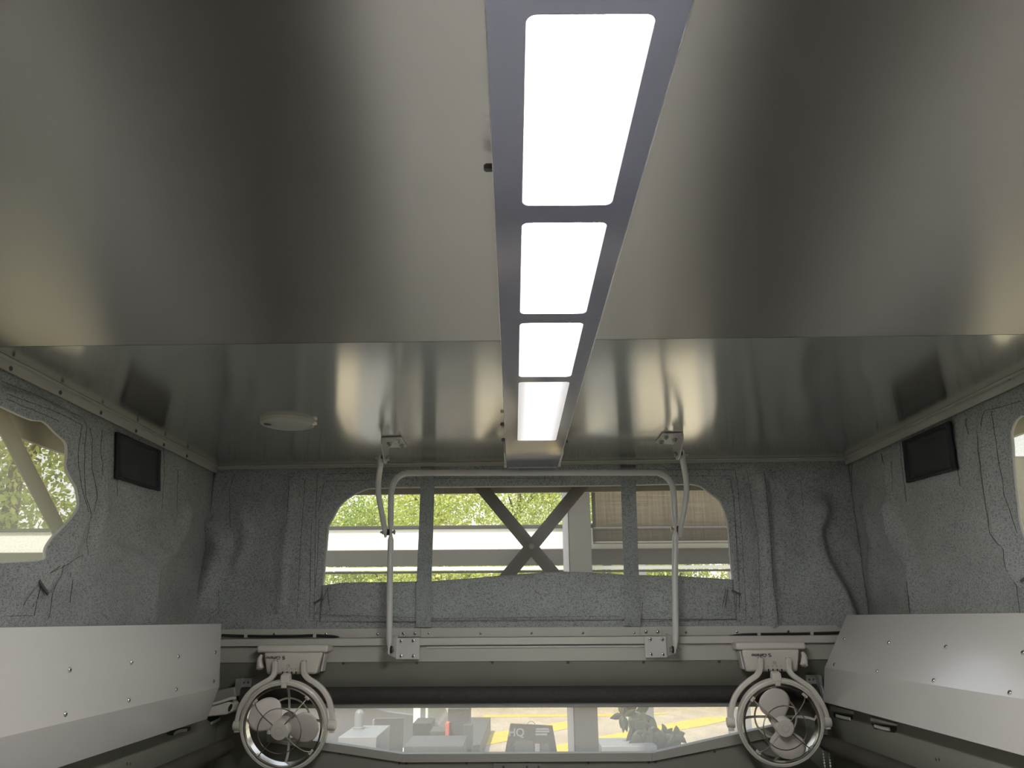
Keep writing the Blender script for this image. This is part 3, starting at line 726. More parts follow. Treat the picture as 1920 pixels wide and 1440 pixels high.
# small hinge plate at the bottom of the wall
a, b = bp(925, 1431, .004), bp(1015, 1446, .004); mb = B(); mb.box(a.x, b.x, -.004, 0, b.z, a.z); pl = mb.build('hinge_plate', M['wall_dull'], bevel=.001)
tag(pl, 'small flat plate screwed to the wall just under the long window', 'plate')
for px in (944, 988, 1020 - 1): screw(bp(min(px, 1010), 1438, .004), (0, -1, 0), .003, pl, T=MB_, material='arm', socket=False)

# black cable tucked behind the ledge, left and right
def cable(pts, lab, clips):
    P = smooth_line([bp(x, y, .016) for x, y in pts], 6); mb = B(); mb.tube(P, [.0034] * (len(P) - 8) + [.0034 * (1 - k / 9) + .0003 for k in range(8)], 8)
    c = mb.build('cable', M['black']); tag(c, lab, 'cable', None)
    for x, y in clips:
        q = bp(x, y, .02); mb = B(); mb.box(q.x - .004, q.x + .004, q.y - .003, q.y + .006, q.z - .005, q.z + .005); mb.build('cable_clip', M['paint'], c, bevel=.001)
cable([(416, 1191), (440, 1192), (500, 1193), (560, 1192.5), (590, 1191.5), (625, 1193.5), (636, 1194.5)], 'black cable lying behind the ledge above the fan with its lever on the left', [(461, 1192), (590, 1192)])
cable([(1576, 1186), (1550, 1187), (1500, 1188.5), (1450, 1189), (1420, 1189.5), (1390, 1190.5), (1366, 1192)], 'black cable lying behind the ledge above the fan with its lever on the right', [(1423, 1190), (1522, 1187.5)])

# ------------------------------------------------------------------ roller blind over the long window
rb = thing('roller_blind', W((0.03, -.04, zc(1327, .03))), 'dark brown roller blind rolled up above the long back window', 'blind')
zr = (zc(1288, .055) + zc(1320, .055)) / 2; rrad = (zc(1288, .055) - zc(1320, .055)) / 2
x0, x1 = bp(448, 1300, .05).x, bp(1536, 1300, .05).x
mb = B(); mb.tube([(x0, -.032, zr), (x1, -.032, zr)], rrad, 32); mb.build('blind_roll', M['blind'], rb)
mb = B(); mb.box(bp(560 - 60, 1320, .03).x, bp(1475, 1320, .03).x, -.030, -.020, zc(1327, .03), zc(1317, .03)); mb.build('hem_bar', M['hem'], rb, bevel=.002)
for px, sg, py0 in ((446, -1, 1272), (1537, 1, 1266)):
    q = bp(px, py0, .04); mb = B()
    mb.lathe((q.x - .003 * sg, -.032, zr), (sg, 0, 0), [(rrad + .003, 0), (rrad + .004, .003), (rrad + .002, .007), (rrad * .4, .009)], 28)
    mb.build('end_cap', M['hem'], rb)
    mb = B(); mb.box(q.x - .004, q.x + .004, -.045, -.002, zr, q.z); mb.box(q.x - .004, q.x - sg * .030, -.006 - .02, -.003 - .02, q.z - .022, q.z); mb.build('wall_bracket', M['hem'], rb, bevel=.002)
    for dx in (.012, .022):
        mb = B(); mb.lathe((q.x - sg * dx, -.0262, q.z - .011), (0, -1, 0), [(.0028, 0), (.002, .0015)], 10); mb.build('bracket_screw', M['arm'], rb)
# bead chain of the blind
beads = []
def strand(pts, d):
    P = smooth_line([bp(x, y, d) for x, y in pts], 10); L = [0]
    for a, b in zip(P, P[1:]): L.append(L[-1] + (b - a).length)
    n = int(L[-1] / .0062); j = 0
    for i in range(n):
        t = i * .0062
        while L[j + 1] < t: j += 1
        beads.append(P[j].lerp(P[j + 1], (t - L[j]) / (L[j + 1] - L[j])))
    return P
P1 = strand([(1548, 1330), (1550, 1368), (1553, 1400), (1558, 1445), (1562, 1480)], .07); P2 = strand([(1538, 1330), (1540, 1390), (1543, 1410), (1548, 1445), (1556, 1480)], .075)
mb = B()
for b in beads: mb.lathe(b - Vector((0, 0, .0022)), (0, 0, 1), [(.0004, 0), (.0017, .0008), (.0022, .0022), (.0017, .0036), (.0004, .0044)], 8)
for P in (P1, P2): mb.tube(P, .0005, 5)
mb.build('bead_chain', M['baredge'], rb, label='white bead chain hanging beside the right fan')

# ------------------------------------------------------------------ side overhead panels
def side_panel(sec_px, Yend, sg, lab, wallX, rivets):
    q = [hitY(px, py, Yend) for px, py in sec_px]; A_, B2, C = q
    e = thing('side_panel', (B2.x, .6, C.z), lab, 'panel', 'folded white panels along both sides')
    t = .0025; o_ = Vector((-sg * 0, 0, 0))
    def sec(Y):
        pts = [Vector((A_.x, Y, A_.z)), Vector((B2.x, Y, B2.z)), Vector((C.x, Y, C.z))]; inw = Vector((sg * t * 1.2, 0, .0004))
        return [Vector((wallX, Y, A_.z)), *pts, pts[2] + inw + Vector((sg * .012, 0, .004)), pts[2] + inw + Vector((sg * .012, 0, .0065)), pts[2] + inw + Vector((0, 0, .0025)), pts[1] + inw, pts[0] + inw - Vector((0, 0, t)), Vector((wallX, Y, A_.z - t))]
    mb = MB(); a, b = sec(-1.1), sec(Yend)
    n = len(a); mb.add(a + b, [(i, (i + 1) % n, n + (i + 1) % n, n + i) for i in range(n)])
    # end caps as quads along the sheet
    for base in (0, n):
        mb.f += [tuple(base + i for i in f) for f in ((0, 1, 8, 9), (1, 2, 7, 8), (2, 3, 6, 7), (3, 4, 5, 6))]
    mb.build('panel_sheet', M['box'], e, smooth=20)
    # chamfered end plate behind the sheet
    nrm = (Vector((B2.x - A_.x, 0, B2.z - A_.z))).cross(Vector((0, 1, 0))).normalized()
    if nrm.x * sg > 0: nrm = -nrm
    for px, py in rivets:
        d = ray(px, py); t_ = A_.dot(nrm) / d.dot(nrm); s = screw(d * t_, nrm, .0042, e, name='rivet', material='steel', h_=.5)
    return q
qL = side_panel([(415, 1169.5), (411, 1288), (388, 1348)], 1.93, -1, 'folded white metal panel with rivets along the left side, below the larger side window', XL,
                [(130, 1256), (246, 1242), (334, 1231), (403, 1223), (122, 1339), (241, 1313), (330, 1293), (400, 1277)])
qR = side_panel([(1588, 1153), (1546, 1252), (1544, 1316)], 2.0, 1, 'folded white metal panel with rivets and a yellow glow along the right side', XR,
                [(1584, 1198), (1667, 1205), (1774, 1213), (1919, 1224), (1565, 1246), (1645, 1259), (1751, 1276), (1894, 1299)])
# walls under the panels
XLW, XRW = qL[2].x - .044, qR[2].x + .038
ZTL, ZTR = -.10, -.120
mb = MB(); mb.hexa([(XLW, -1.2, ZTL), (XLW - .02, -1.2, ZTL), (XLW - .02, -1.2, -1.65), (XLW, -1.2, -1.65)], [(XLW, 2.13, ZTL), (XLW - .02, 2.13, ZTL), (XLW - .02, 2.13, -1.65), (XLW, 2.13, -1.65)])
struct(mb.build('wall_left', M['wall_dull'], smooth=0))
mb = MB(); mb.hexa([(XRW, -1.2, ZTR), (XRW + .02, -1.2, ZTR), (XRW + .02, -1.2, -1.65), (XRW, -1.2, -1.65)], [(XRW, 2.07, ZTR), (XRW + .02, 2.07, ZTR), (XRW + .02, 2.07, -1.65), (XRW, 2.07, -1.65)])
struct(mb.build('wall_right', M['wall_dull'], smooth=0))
mb = MB(); mb.box(XLW, XRW, -1.2, 2.14, -1.68, -1.65); struct(mb.build('floor', M['floorm'], smooth=0))
# closing shelf between canvas foot and side wall
mb = MB(); mb.box(XL - .02, XLW, -1.2, 2.12, ZTL - .02, ZTL); struct(mb.build('trim_10', M['paint_dull']))
mb = MB(); mb.box(XRW, XR + .02, -1.2, 2.07, ZTR - .02, ZTR); struct(mb.build('trim_11', M['paint_dull']))

# outer skins between canvas foot and shelf, rear wall, cabinet added for the ceiling glow
mb = MB(); mb.box(XL - .02, XL - .006, -1.2, 2.12, ZTL, ZB + .004); struct(mb.build('wall_left', M['paint_dull'], smooth=0))
mb = MB(); mb.box(XR + .006, XR + .02, -1.2, 2.07, ZTR, ZB + .004); struct(mb.build('wall_right', M['paint_dull'], smooth=0))
mb = MB(); mb.box(XL - .05, XR + .05, -1.24, -1.2, -1.68, H + .02); struct(mb.build('wall_rear', M['paint_dull'], smooth=0))
# white base cabinet added out of view to make the ceiling glow
refl = thing('island_reflector', (.055, 1.2, -1.65), 'white island cabinet under the light bar, added out of view, mirrored as the ceiling glow', 'reflector')
mb = MB(); mb.box(-.23, .34, .42, 1.90, -1.64, -.42); mb.build('body', M['white'], refl, bevel=.004)
mb = MB(); mb.box(-.30, .41, .34, 1.93, -.42, -.39); mb.build('reflector_top', M['white'], refl, bevel=.004)
for y0 in (.44, .93, 1.42):
    mb = MB(); mb.box(-.246, -.2305, y0, y0 + .46, -1.58, -.57); dd = mb.build('door', M['white'], refl, bevel=.003)
    mb = MB(); mb.box(-.262, -.2465, y0 + .2, y0 + .26, -.66, -.65); mb.build('handle', M['steel'], dd, bevel=.002)

# recessed pull slots in the side walls
def slot(pts, X, sg, lab, strap, cover=None):
    e0 = hitX(*pts[0], X); e = thing('strap_slot', (X, e0.y, e0.z - .02), lab, 'slot')
    q = [hitX(*p, X - sg * .0012) for p in pts]; mb = MB(); mb.prism(q, (sg * .0008, 0, 0)); mb.build('opening', M['hole'], e, smooth=0)
    P = smooth_line([hitX(*p, X - sg * .004) for p in strap], 6); n = len(P)
    mb = MB(); mb.rectsweep(P, .0065, .003, side=(1, 0, 0)); mb.build('webbing', M['piping'], e)
    if cover:
        q = [hitX(*p, X - sg * .006) for p in cover]; mb = MB(); mb.prism(q, (sg * .005, 0, 0)); mb.build('cover', M['box'], e, bevel=.001)
slot([(313, 1374), (330, 1366), (358, 1362), (357, 1369), (349, 1373), (340, 1371), (322, 1379), (314, 1378)], XLW, -1, 'dark slot with pale webbing under the middle of the left panel edge', [(326, 1376), (335, 1371), (350, 1369)])
slot([(388, 1345), (424, 1341), (422, 1347), (412, 1351), (397, 1354), (390, 1351)], XLW, -1, 'dark slot with pale webbing beside the left panel corner under the white housing', [(396, 1356), (406, 1351), (420, 1344)])
slot([(1562, 1336), (1598, 1341), (1598, 1348), (1590, 1350), (1563, 1345)], XRW, 1, 'dark slot with crumpled webbing just right of the fan with its lever on the right', [(1568, 1342), (1580, 1345), (1594, 1348)],
     [(1557, 1323), (1598, 1333), (1598, 1339), (1557, 1333)])
slot([(1633, 1356), (1680, 1362), (1680, 1370), (1676, 1374), (1655, 1367), (1640, 1367)], XRW, 1, 'dark slot with pale webbing further along under the right panel', [(1640, 1361), (1655, 1365), (1668, 1367)],
     [(1632, 1345), (1680, 1357), (1680, 1361), (1632, 1353)])
# raised cover plates low on the side walls
for (pts, X, sg, lab) in (([(200, 1440), (235, 1424), (247, 1424), (250, 1436), (215, 1470), (180, 1480)], XLW, -1, 'rounded cover plate low on the left wall, cut by the photo edge'),
                          ([(1743, 1419), (1752, 1416), (1765, 1419), (1850, 1448), (1850, 1480), (1760, 1455)], XRW, 1, 'rounded cover plate low on the right wall, cut by the photo edge')):
    q = [hitX(*p, X - sg * .002) for p in pts]; mb = MB(); mb.prism(q, (sg * .0018, 0, 0)); o = mb.build('cover_plate', M['wall_dull'], bevel=.0006); tag(o, lab, 'plate')
    for dx in (3, 9):
        p0 = pts[1] if sg > 0 else pts[2]
        screw(hitX(p0[0] + dx * (1 if sg > 0 else -1), p0[1] + 8, X - sg * .002), (-sg, 0, 0), .0028, o, material='arm', socket=False)
# bedding rolls along both sides
for (c0, Y0, lab) in (((428, 1398), 2.03, 'dark padded roll lying along the left wall below the slots'), ((1547, 1392), 1.98, 'dark padded roll lying along the right wall below the slots')):
    a = hitY(*c0, Y0); r_ = .0185
    P = [Vector((a.x, a.y - t * .16, a.z)) for t in range(12)]
    rads = [r_ * (1 + .05 * noise.noise(Vector((t * 1.3, a.x * 5, 2)))) for t in range(12)]; rads[0] *= .55; P.insert(1, Vector((a.x, a.y - .008, a.z))); rads.insert(1, r_ * .96)
    mb = MB(); mb.tube(P, rads, 24); o = mb.build('padded_roll', M['roll'], smooth=60); tag(o, lab, 'roll')
# white housing behind the left panel end
e = thing('latch_housing', W(bp(415, 1345, .03)), 'white plastic housing between the left panel end and the roller blind bracket', 'housing')
mb = B(); q = [bp(394, 1325, .09), bp(428, 1316, .09), bp(436, 1320, .09), bp(434, 1334, .09), bp(424, 1340, .09), bp(386, 1344, .09)]; mb.prism(q, (0, .07, 0)); mb.build('body', M['plastic'], e, bevel=.003)
mb = B(); q = [bp(400, 1296, .08), bp(440, 1288, .08), bp(442, 1306, .08), bp(396, 1320, .08)]; mb.prism(q, (0, .06, 0)); mb.build('cover', M['hem'], e, bevel=.003)
mb = B(); P = smooth_line([bp(396, 1321, .095), bp(414, 1316, .095), bp(432, 1310, .092), bp(443, 1309, .09)], 5); mb.tube(P, .0035, 10); mb.build('bright_edge', M['plastic'], e)
mb = B(); c_ = bp(431.5, 1327, .0905); P = [c_ + Vector((.0045 * math.cos(t * math.pi / 8) + .0025 * math.sin(t * math.pi / 8), 0, .009 * math.sin(t * math.pi / 8))) for t in range(16)]; mb.prism(P, (0, .001, 0)); mb.build('opening', M['hole'], e, smooth=0)

# ------------------------------------------------------------------ hoop, struts and brackets
hoop = thing('support_hoop', W(bp(1000, 1226, .10)), 'white bent tube hoop standing in front of the back window', 'hoop')
DH = .10
cen = smooth_line([bp(729, 1226, DH), bp(730, 1196, DH), bp(731, 1100, DH), bp(732.5, 1020, DH), bp(733, 998, DH), bp(732.5, 978, DH), bp(733, 940, DH), bp(734, 922, DH), bp(738, 906, DH), bp(747, 894, DH), bp(760, 888, DH), bp(775, 887, DH),
                   bp(900, 886.5, DH), bp(1100, 886.5, DH), bp(1222, 886.5, DH), bp(1237, 888, DH), bp(1250, 895, DH), bp(1259, 907, DH), bp(1262.5, 922, DH), bp(1264, 940, DH), bp(1266, 978, DH), bp(1266.5, 998, DH), bp(1266, 1020, DH), bp(1265.5, 1100, DH), bp(1267, 1196, DH), bp(1265, 1224, DH)], 6)
TR = .0079
zj = bp(733, 998, DH).z; ze = bp(729, 1222, DH).z
flt = []; rad = []
for p in cen:
    f = 1.0
    if p.z < zj + .1 and abs(p.x) > .2:
        dj = abs(p.z - zj); f = min(1, .36 + max(0, (dj - .006)) / .022)
        de = p.z - ze; f = min(f, .34 + max(0, (de - .008)) / .028)
    flt.append(f); rad.append(TR * (1 + .25 * (1 - f)))
mb = B(); mb.tube(cen, rad, 16, flat=flt, side=(1, 0, 0)); mb.build('tube', M['tube'], hoop, smooth=50)
for sg, px in ((-1, 790), (1, 1210)):
    pass
# bolts that join hoop and struts
def bolt(T, o, ax, L, r_, parent, mat_='darksteel', name='bolt'):
    ax = Vector(ax); mb = MB(T); mb.lathe(Vector(o) - ax * L / 2, ax, [(r_ * 1.7, 0), (r_ * 1.9, .001), (r_ * 1.9, .004), (r_, .0041), (r_, L - .006), (r_ * 1.75, L - .0058), (r_ * 1.75, L - .002), (r_ * .9, L - .0018), (r_ * .7, L + .003)], 6 if True else 12)
    return mb.build(name, M[mat_], parent, smooth=20)
def strut(pts, d_, plate, tab, bolts, sgn, lab, labb):
    # ceiling bracket: bent plate with three nuts
    q = [hitZ(*p, H - .0045) for p in plate]
    e = thing('ceiling_bracket', (q[0].x, q[0].y, H - .06), labb, 'bracket', None)
    mb = MB(); mb.prism(q, (0, 0, .0035)); mb.build('mounting_plate', M['tube'], e, bevel=.0008)
    c0, c1 = (q[0], q[3]) if sgn < 0 else (q[1], q[2])
    zt = H - .0045; X = c0.x; dX = (c1 - c0)
    tb = [c0, c1, c1 + Vector((0, 0, -.014)), c0.lerp(c1, .78) + Vector((0, 0, -.043)), c0.lerp(c1, .60) + Vector((0, 0, -.047)), c0.lerp(c1, .42) + Vector((0, 0, -.043)), c0 + Vector((0, 0, -.012))]
    mb = MB(); mb.prism(tb, (-sgn * .003, 0, 0)); mb.build('side_tab', M['tube'], e, bevel=.0006)
    for px, py in bolts:
        b = hitZ(px, py - 3, H - .0048); mb = MB(); mb.lathe(b, (0, 0, -1), [(.0078, 0), (.0078, .001), (.0062, .0011), (.0062, .006), (.0038, .0062), (.0038, .0095)], 6); mb.build('nut', M['steel'], e, smooth=20)
    pv = c0.lerp(c1, .60) + Vector((0, 0, -.034))
    # strut
    off = Vector((sgn * .010, 0, 0)); p0 = pv + off
    s = thing('roof_strut', (p0.x, p0.y, p0.z - .17), lab, 'strut', None)
    P = smooth_line([p0 + Vector((0, -.001, .010)), p0, p0 + Vector((0, .004, -.015))] + [W(bp(*p)) for p in pts], 6); n = len(P); fl2 = [min(1, .38 + i / 14) if i < 14 else (min(1, .45 + (n - 1 - i) / 14)) for i in range(n)]
    mb = MB(); mb.tube(P, [.0072] * n, 14, flat=fl2, side=(1, 0, 0)); mb.build('tube', M['tube'], s, smooth=50)
    bolt(I4, pv + Vector((sgn * .004, 0, 0)), (sgn, 0, 0), .030, .0035, e)
    mb = MB(); mb.lathe(pv + Vector((sgn * .0008, 0, 0)), (sgn, 0, 0), [(.0085, 0), (.0085, .007)], 16); mb.build('spacer', M['black'], e)
    # joint to the hoop
    a = bp(pts[-1][0], 998, DH); hx = bp(733 if sgn < 0 else 1266.5, 998, DH); mid = (a + hx) / 2
    bolt(MB_, Vector((mid.x, -DH, zj)), (sgn, 0, 0), abs(a.x - hx.x) + .022, .0032, s)
    mb = B(); mb.lathe(Vector((hx.x + sgn * .003, -DH, zj)), (sgn, 0, 0), [(.008, 0), (.008, abs(a.x - hx.x) - .005)], 16); mb.build('spacer', M['black'], s)
strut([(709.5, 900, .19), (709.5, 925, .17), (714.5, 955, .15), (721, 990, .115), (723, 1006, .102)], .1, [(714, 822.5), (752.5, 821), (763, 839), (727.5, 840)], None, [(730, 833), (746.5, 828), (753, 836.5)], -1,
      'thin white strut from the ceiling to the left leg of the hoop', 'bent white bracket with three nuts on the ceiling above the left hoop leg')
strut([(1286, 895, .19), (1287, 922, .17), (1283, 955, .15), (1276.5, 990, .115), (1274.5, 1005, .102)], .1, [(1241.7, 814), (1281.7, 814), (1264, 833.7), (1229, 831)], None, [(1248.7, 821), (1264, 825), (1240, 829.5)], 1,
      'thin white strut from the ceiling to the right leg of the hoop', 'bent white bracket with three nuts on the ceiling above the right hoop leg')
def foot(xa, xb, ya, yc, ta, tb_, ty0, ty1, scr, scr2, sgn, lab):
    e = thing('hoop_bracket', W(bp((xa + xb) / 2, yc, .05)), lab, 'bracket')
    a, b = bp(xa, ya, .052), bp(xb, yc, .052); mb = B(); mb.box(a.x, b.x, -.052, -.046, b.z, a.z); mb.build('front_plate', M['box'], e, bevel=.0012)
    a, b = bp(ta, ty0, .018), bp(tb_, ty1, .018); mb = B(); mb.box(a.x, b.x, -.012, -.0065, b.z, a.z); mb.build('top_plate', M['paint'], e, bevel=.001)
    xo = bp(xa if sgn < 0 else xb, ya, .052).x; zt, zb = bp(xa, ya - 14, .052).z, bp(xa, yc, .052).z
    xo2 = xo + sgn * .008
    # cheek that carries the pivot
    mb = B(); mb.hexa([(xo, -.046, zt - .012), (xo, -.046, zb + .002), (xo2, -.105, zb + .012), (xo2, -.105, zb + .032), (xo2, -.085, zt - .018)], [(xo - sgn * .003, -.046, zt - .012), (xo - sgn * .003, -.046, zb + .002), (xo2 - sgn * .003, -.105, zb + .012), (xo2 - sgn * .003, -.105, zb + .032), (xo2 - sgn * .003, -.085, zt - .018)])
    mb.build('cheek', M['paint'], e, smooth=0)
    for s in scr: screw(bp(*s, .052), (0, -1, 0), .0046, e, T=MB_)
    for s in scr2: screw(bp(*s, .012), (0, -1, 0), .0046, e, T=MB_)
    px = 730 if sgn < 0 else 1265.5; c = bp(px, 1218, DH); xx = xo2; L = abs(c.x - xx)
    mb = B(); mb.lathe((c.x - sgn * .003, -DH, c.z), (-sgn, 0, 0), [(.0088, 0), (.0088, max(.004, L - .004))], 16); mb.build('spacer', M['black'], e)
    bolt(MB_, Vector(((c.x + xx) / 2, -DH, c.z)), (sgn, 0, 0), L + .024, .0034, e)
foot(743, 786, 1196, 1236, 748, 788, 1178, 1194, [(752, 1202), (775, 1201.5), (752, 1230), (775, 1230)], [(756, 1188), (778, 1188)], -1, 'off-white bolted bracket at the foot of the left hoop leg')
foot(1208, 1251, 1193, 1233, 1200, 1243, 1176, 1192, [(1219, 1199), (1242, 1199), (1220.5, 1227), (1243, 1227)], [(1211.5, 1185), (1233.5, 1185)], 1, 'off-white bolted bracket at the foot of the right hoop leg')

# ------------------------------------------------------------------ fans
def text_mesh(body, size, T, material, parent, name, shear=0.0, bold=0.0):
    c = bpy.data.curves.new(name, 'FONT'); c.body = body; c.size = size; c.align_x = 'CENTER'; c.align_y = 'CENTER'; c.extrude = .0002; c.shear = shear; c.offset = bold
    o = bpy.data.objects.new(name, c); COL.objects.link(o); bpy.context.view_layer.update()
    me = bpy.data.meshes.new_from_object(o.evaluated_get(bpy.context.evaluated_depsgraph_get())); bpy.data.objects.remove(o)
    p = parent
    while p.parent is not None: p = p.parent
    me.transform(Matrix.Translation(-Vector(p.location)) @ T); me.materials.clear(); me.materials.append(material)
    t = bpy.data.objects.new(name, me); COL.objects.link(t); t.parent = parent; return t
def face_T(p, flip=False, sx=1):
    """text lying on the back-wall plane facing the camera, at local point p; flip = upside down"""
    b = Matrix.Rotation(R(90), 4, 'X')
    if flip: b = Matrix.Rotation(R(180), 4, 'Y') @ b
    return MB_ @ Matrix.Translation(p) @ b @ Matrix.Diagonal((sx, 1, 1, 1))
def fan(cx, cy, Rpx, fx0, fx1, fy, by, bx0, bx1, cx0, cx1, slots_x, armL, armR, lever_side, blades, knobx, txt, nums, dial, lab):
    dr = .115; S = abs(bp(cx + 1, cy, dr).x - bp(cx, cy, dr).x); C = bp(cx, cy, dr)
    e = thing('cabin_fan', W(bp(cx, fy, .05)), lab, 'fan', 'cream cabin fans under the ledge')
    fd_ = .088
    # mounting flange and tapering housing
    a, b = bp(fx0, fy, fd_), bp(fx1, fy + 13, fd_)
    mb = B(); mb.box(a.x, b.x, -fd_, -.035, b.z, a.z); mb.build('mounting_flange', M['plastic'], e, bevel=.005)
    zt, zb = bp(cx, fy + 12.6, fd_).z, bp(cx, by, fd_).z; xa, xb, xc, xd = bp(bx0, by, fd_).x, bp(bx1, by, fd_).x, bp(cx0, by, fd_).x, bp(cx1, by, fd_).x
    fr = fd_ - .003
    mb = B(); mb.hexa([(xa, -fr, zt), (xb, -fr, zt), (xb, -.036, zt), (xa, -.036, zt)], [(xc, -fr + .004, zb), (xd, -fr + .004, zb), (xd, -.04, zb), (xc, -.04, zb)])
    hs = mb.build('housing', M['plastic'], e, bevel=.006)
    F = fr + .0006
    for t_, mt, nm, sz, px, py, fl_, sh in ([(txt, 'ink', 'logo_lettering', .0104, (txt and logo_x[lever_side][0]), logo_x[lever_side][1], True, .3)]):
        text_mesh(t_, sz, face_T(bp(px, py, F + .0002), True, 1.0), M[mt], hs, nm, sh, .0002)
    # swirl mark: two little crescents
    sxp, syp = logo_x[lever_side][2], logo_x[lever_side][1]; p0 = bp(sxp, syp, F + .0003)
    mb = B(); P = [p0 + Vector((.0026 * math.cos(q) * (1 if q < math.pi else .8), 0, .0022 * math.sin(q) + (.0012 if q < math.pi else -.0012))) for q in [i * math.pi / 8 for i in range(2, 15)]]
    P = smooth_line([p0 + Vector(v) for v in ((.0030, 0, .0030), (-.0022, 0, .0030), (-.0024, 0, .0006), (.0022, 0, -.0004), (.0024, 0, -.0028), (-.0028, 0, -.0034))], 5)
    mb.rectsweep(P, .0015, .0004); mb.build('logo_mark', M['ink'], hs, smooth=0)
    # dial symbol
    p0 = bp(*dial, F - .0006); mb = B(); mb.ring(p0, (0, -1, 0), .0034, [(-.0003, 0), (.0003, 0), (.0003, .0006), (-.0003, .0006)], 20); mb.tube([p0 + Vector((-.0012, -.0004, .001)), p0 + Vector((0, -.0004, -.0008)), p0 + Vector((.0013, -.0004, .0008))], .0003, 5); mb.build('timer_symbol', M['inkgrey'], hs)
    for i, (ch, nx, ny) in enumerate(nums):
        text_mesh(ch, .0050, face_T(bp(nx, ny, F - .0010), True), M['inkgrey'], hs, 'numeral')
        p0 = bp(nx + 1, ny + 8, F - .0026); mb = B(); mb.box(p0.x - .0008, p0.x + .0008, p0.y - .0028, p0.y + .002, p0.z - .0038, p0.z + .0038); mb.build('indicator_slot', M['hole'], hs)
    # slots for the yoke
    for sx_ in slots_x:
        p0 = bp(sx_, fy + 38, F - .001); mb = B(); mb.box(p0.x - .0058, p0.x + .0058, -F - .0003, -F + .004, p0.z - .010, bp(sx_, fy + 28.5, F).z); mb.build('yoke_slot', M['motor'], hs)
    # side panel and lever
    ls = lever_side
    xs = xb if ls < 0 else xa; mb = B()
    mb.hexa([(xs + ls * .0, -.075, zt - .004), (xs - ls * .0035, -.075, zt - .004), (xs - ls * .0035, -.045, zt - .004), (xs, -.045, zt - .004)], [(xs + ls * .006, -.075, zb + .006), (xs + ls * .001, -.075, zb + .006), (xs + ls * .001, -.045, zb + .006), (xs + ls * .006, -.045, zb + .006)])
    mb.build('side_panel', M['box'], hs, bevel=.001)
    lx = (487 if ls < 0 else 1508); P = smooth_line([bp(lx - ls * 4, fy + 18, .075), bp(lx + ls * -0, fy + 26, .078), bp(lx, fy + 36, .08), bp(lx + ls * -1, fy + 46, .08)], 6); n = len(P)
    mb = B(); mb.tube(P, [.003 + .0068 * (i / (n - 1)) ** .7 if i < n - 3 else .0098 * (1 - (i - n + 3) * .28) for i in range(n)], 16, flat=1.0, side=(1, 0, 0)); mb.build('lever', M['plastic'], hs)
    q = bp(lx, fy + 42, .09); mb = B(); mb.ring((q.x, -.0905, q.z), (0, -1, 0), .0026, [(-.0003, 0), (.0003, 0), (.0003, .0006), (-.0003, .0006)], 16); mb.build('lever_symbol', M['inkgrey'], hs)
    # yoke arms and pivots
    for pts, nm in ((armL, 'yoke_arm'), (armR, 'yoke_arm')):
        P = smooth_line([bp(x, y, .088 + (.027 if y > fy + 60 else max(0, (y - fy - 34)) / 26 * .027)) for x, y in pts], 6); mb = B(); mb.rectsweep(P, .0125, .013); mb.build(nm, M['plastic'], e, bevel=.0015)
        sg = -1 if pts is armL else 1; q = P[-3]; mb = B(); mb.lathe((q.x - sg * .008, -dr, C.z), (sg, 0, 0), [(.0125, 0), (.0128, .006), (.0125, .013), (.0105, .0165), (.004, .018)], 24); mb.build('pivot_knob', M['plastic'], e)
    # tilted head: local u right, v up, w out of the fan
    tilt = Matrix.Rotation(R(13), 4, 'X')
    T = MB_ @ Matrix.Translation(C) @ tilt          # w = -y
    def L(u, v, w_): return Vector((u * S, -w_, v * S))
    ax = (0, -1, 0); Ro = Rpx * S
    mb = MB(T); mb.ring((0, 0, 0), ax, Ro, [(-.010, -.009), (-.004, -.011), (0, -.008), (.0005, 0), (0, .008), (-.003, .0105), (-.0045, .0085), (-.006, .0105), (-.0095, .009), (-.008, .004), (-.010, .002)], 72); head = mb.build('outer_ring', M['plastic'], e, smooth=40)
    mb = MB(T); mb.ring((0, 0, .0), ax, Ro - .0145, [(-.002, -.010), (.0015, -.012), (.002, 0), (.0015, .012), (-.002, .010)], 72); mb.build('cage_rim', M['chrome'], e, smooth=40)
    # top catch
    k = knobx - cx
    mb = MB(T); mb.hexa([L(k - 9, 78, .012), L(k + 9, 78, .012), L(k + 9, 78, -.012), L(k - 9, 78, -.012)], [L(k - 8, 93, .009), L(k + 8, 93, .009), L(k + 8, 93, -.010), L(k - 8, 93, -.010)]); mb.build('tilt_catch', M['plastic'], e, bevel=.003)
    mb = MB(T); mb.box(L(k - 5, 0, 0).x, L(k + 5, 0, 0).x, -.017, -.010, 71 * S, 80 * S); mb.build('catch_tongue', M['plastic'], e, bevel=.002)
    # cage front
    wf, wr = .036, -.036
    mb = MB(T); mb.tube([L(40 * math.cos(q), 40 * math.sin(q), wf) for q in [i * 2 * math.pi / 48 for i in range(48)]], .00135, 8, True); mb.build('cage_wire', M['chrome'], e)
    for a in (45, 135, 225, 315):
        q = R(a + 4); P = smooth_line([L(15 * math.cos(q), 15 * math.sin(q), wf + .001), L(40 * math.cos(q), 40 * math.sin(q), wf), L(58 * math.cos(q), 58 * math.sin(q), wf - .008), L(70 * math.cos(q), 70 * math.sin(q), .010)], 5)
        mb = MB(T); mb.tube(P, .0014, 8); mb.build('cage_wire', M['chrome'], e)
        mb = MB(T); p0 = L(69 * math.cos(q), 69 * math.sin(q), .010); tt = Vector((-math.sin(q), 0, math.cos(q))); mb.rectsweep([p0 - tt * .006, p0, p0 + tt * .006], .006, .006); mb.build('cage_clip', M['plastic'], e)
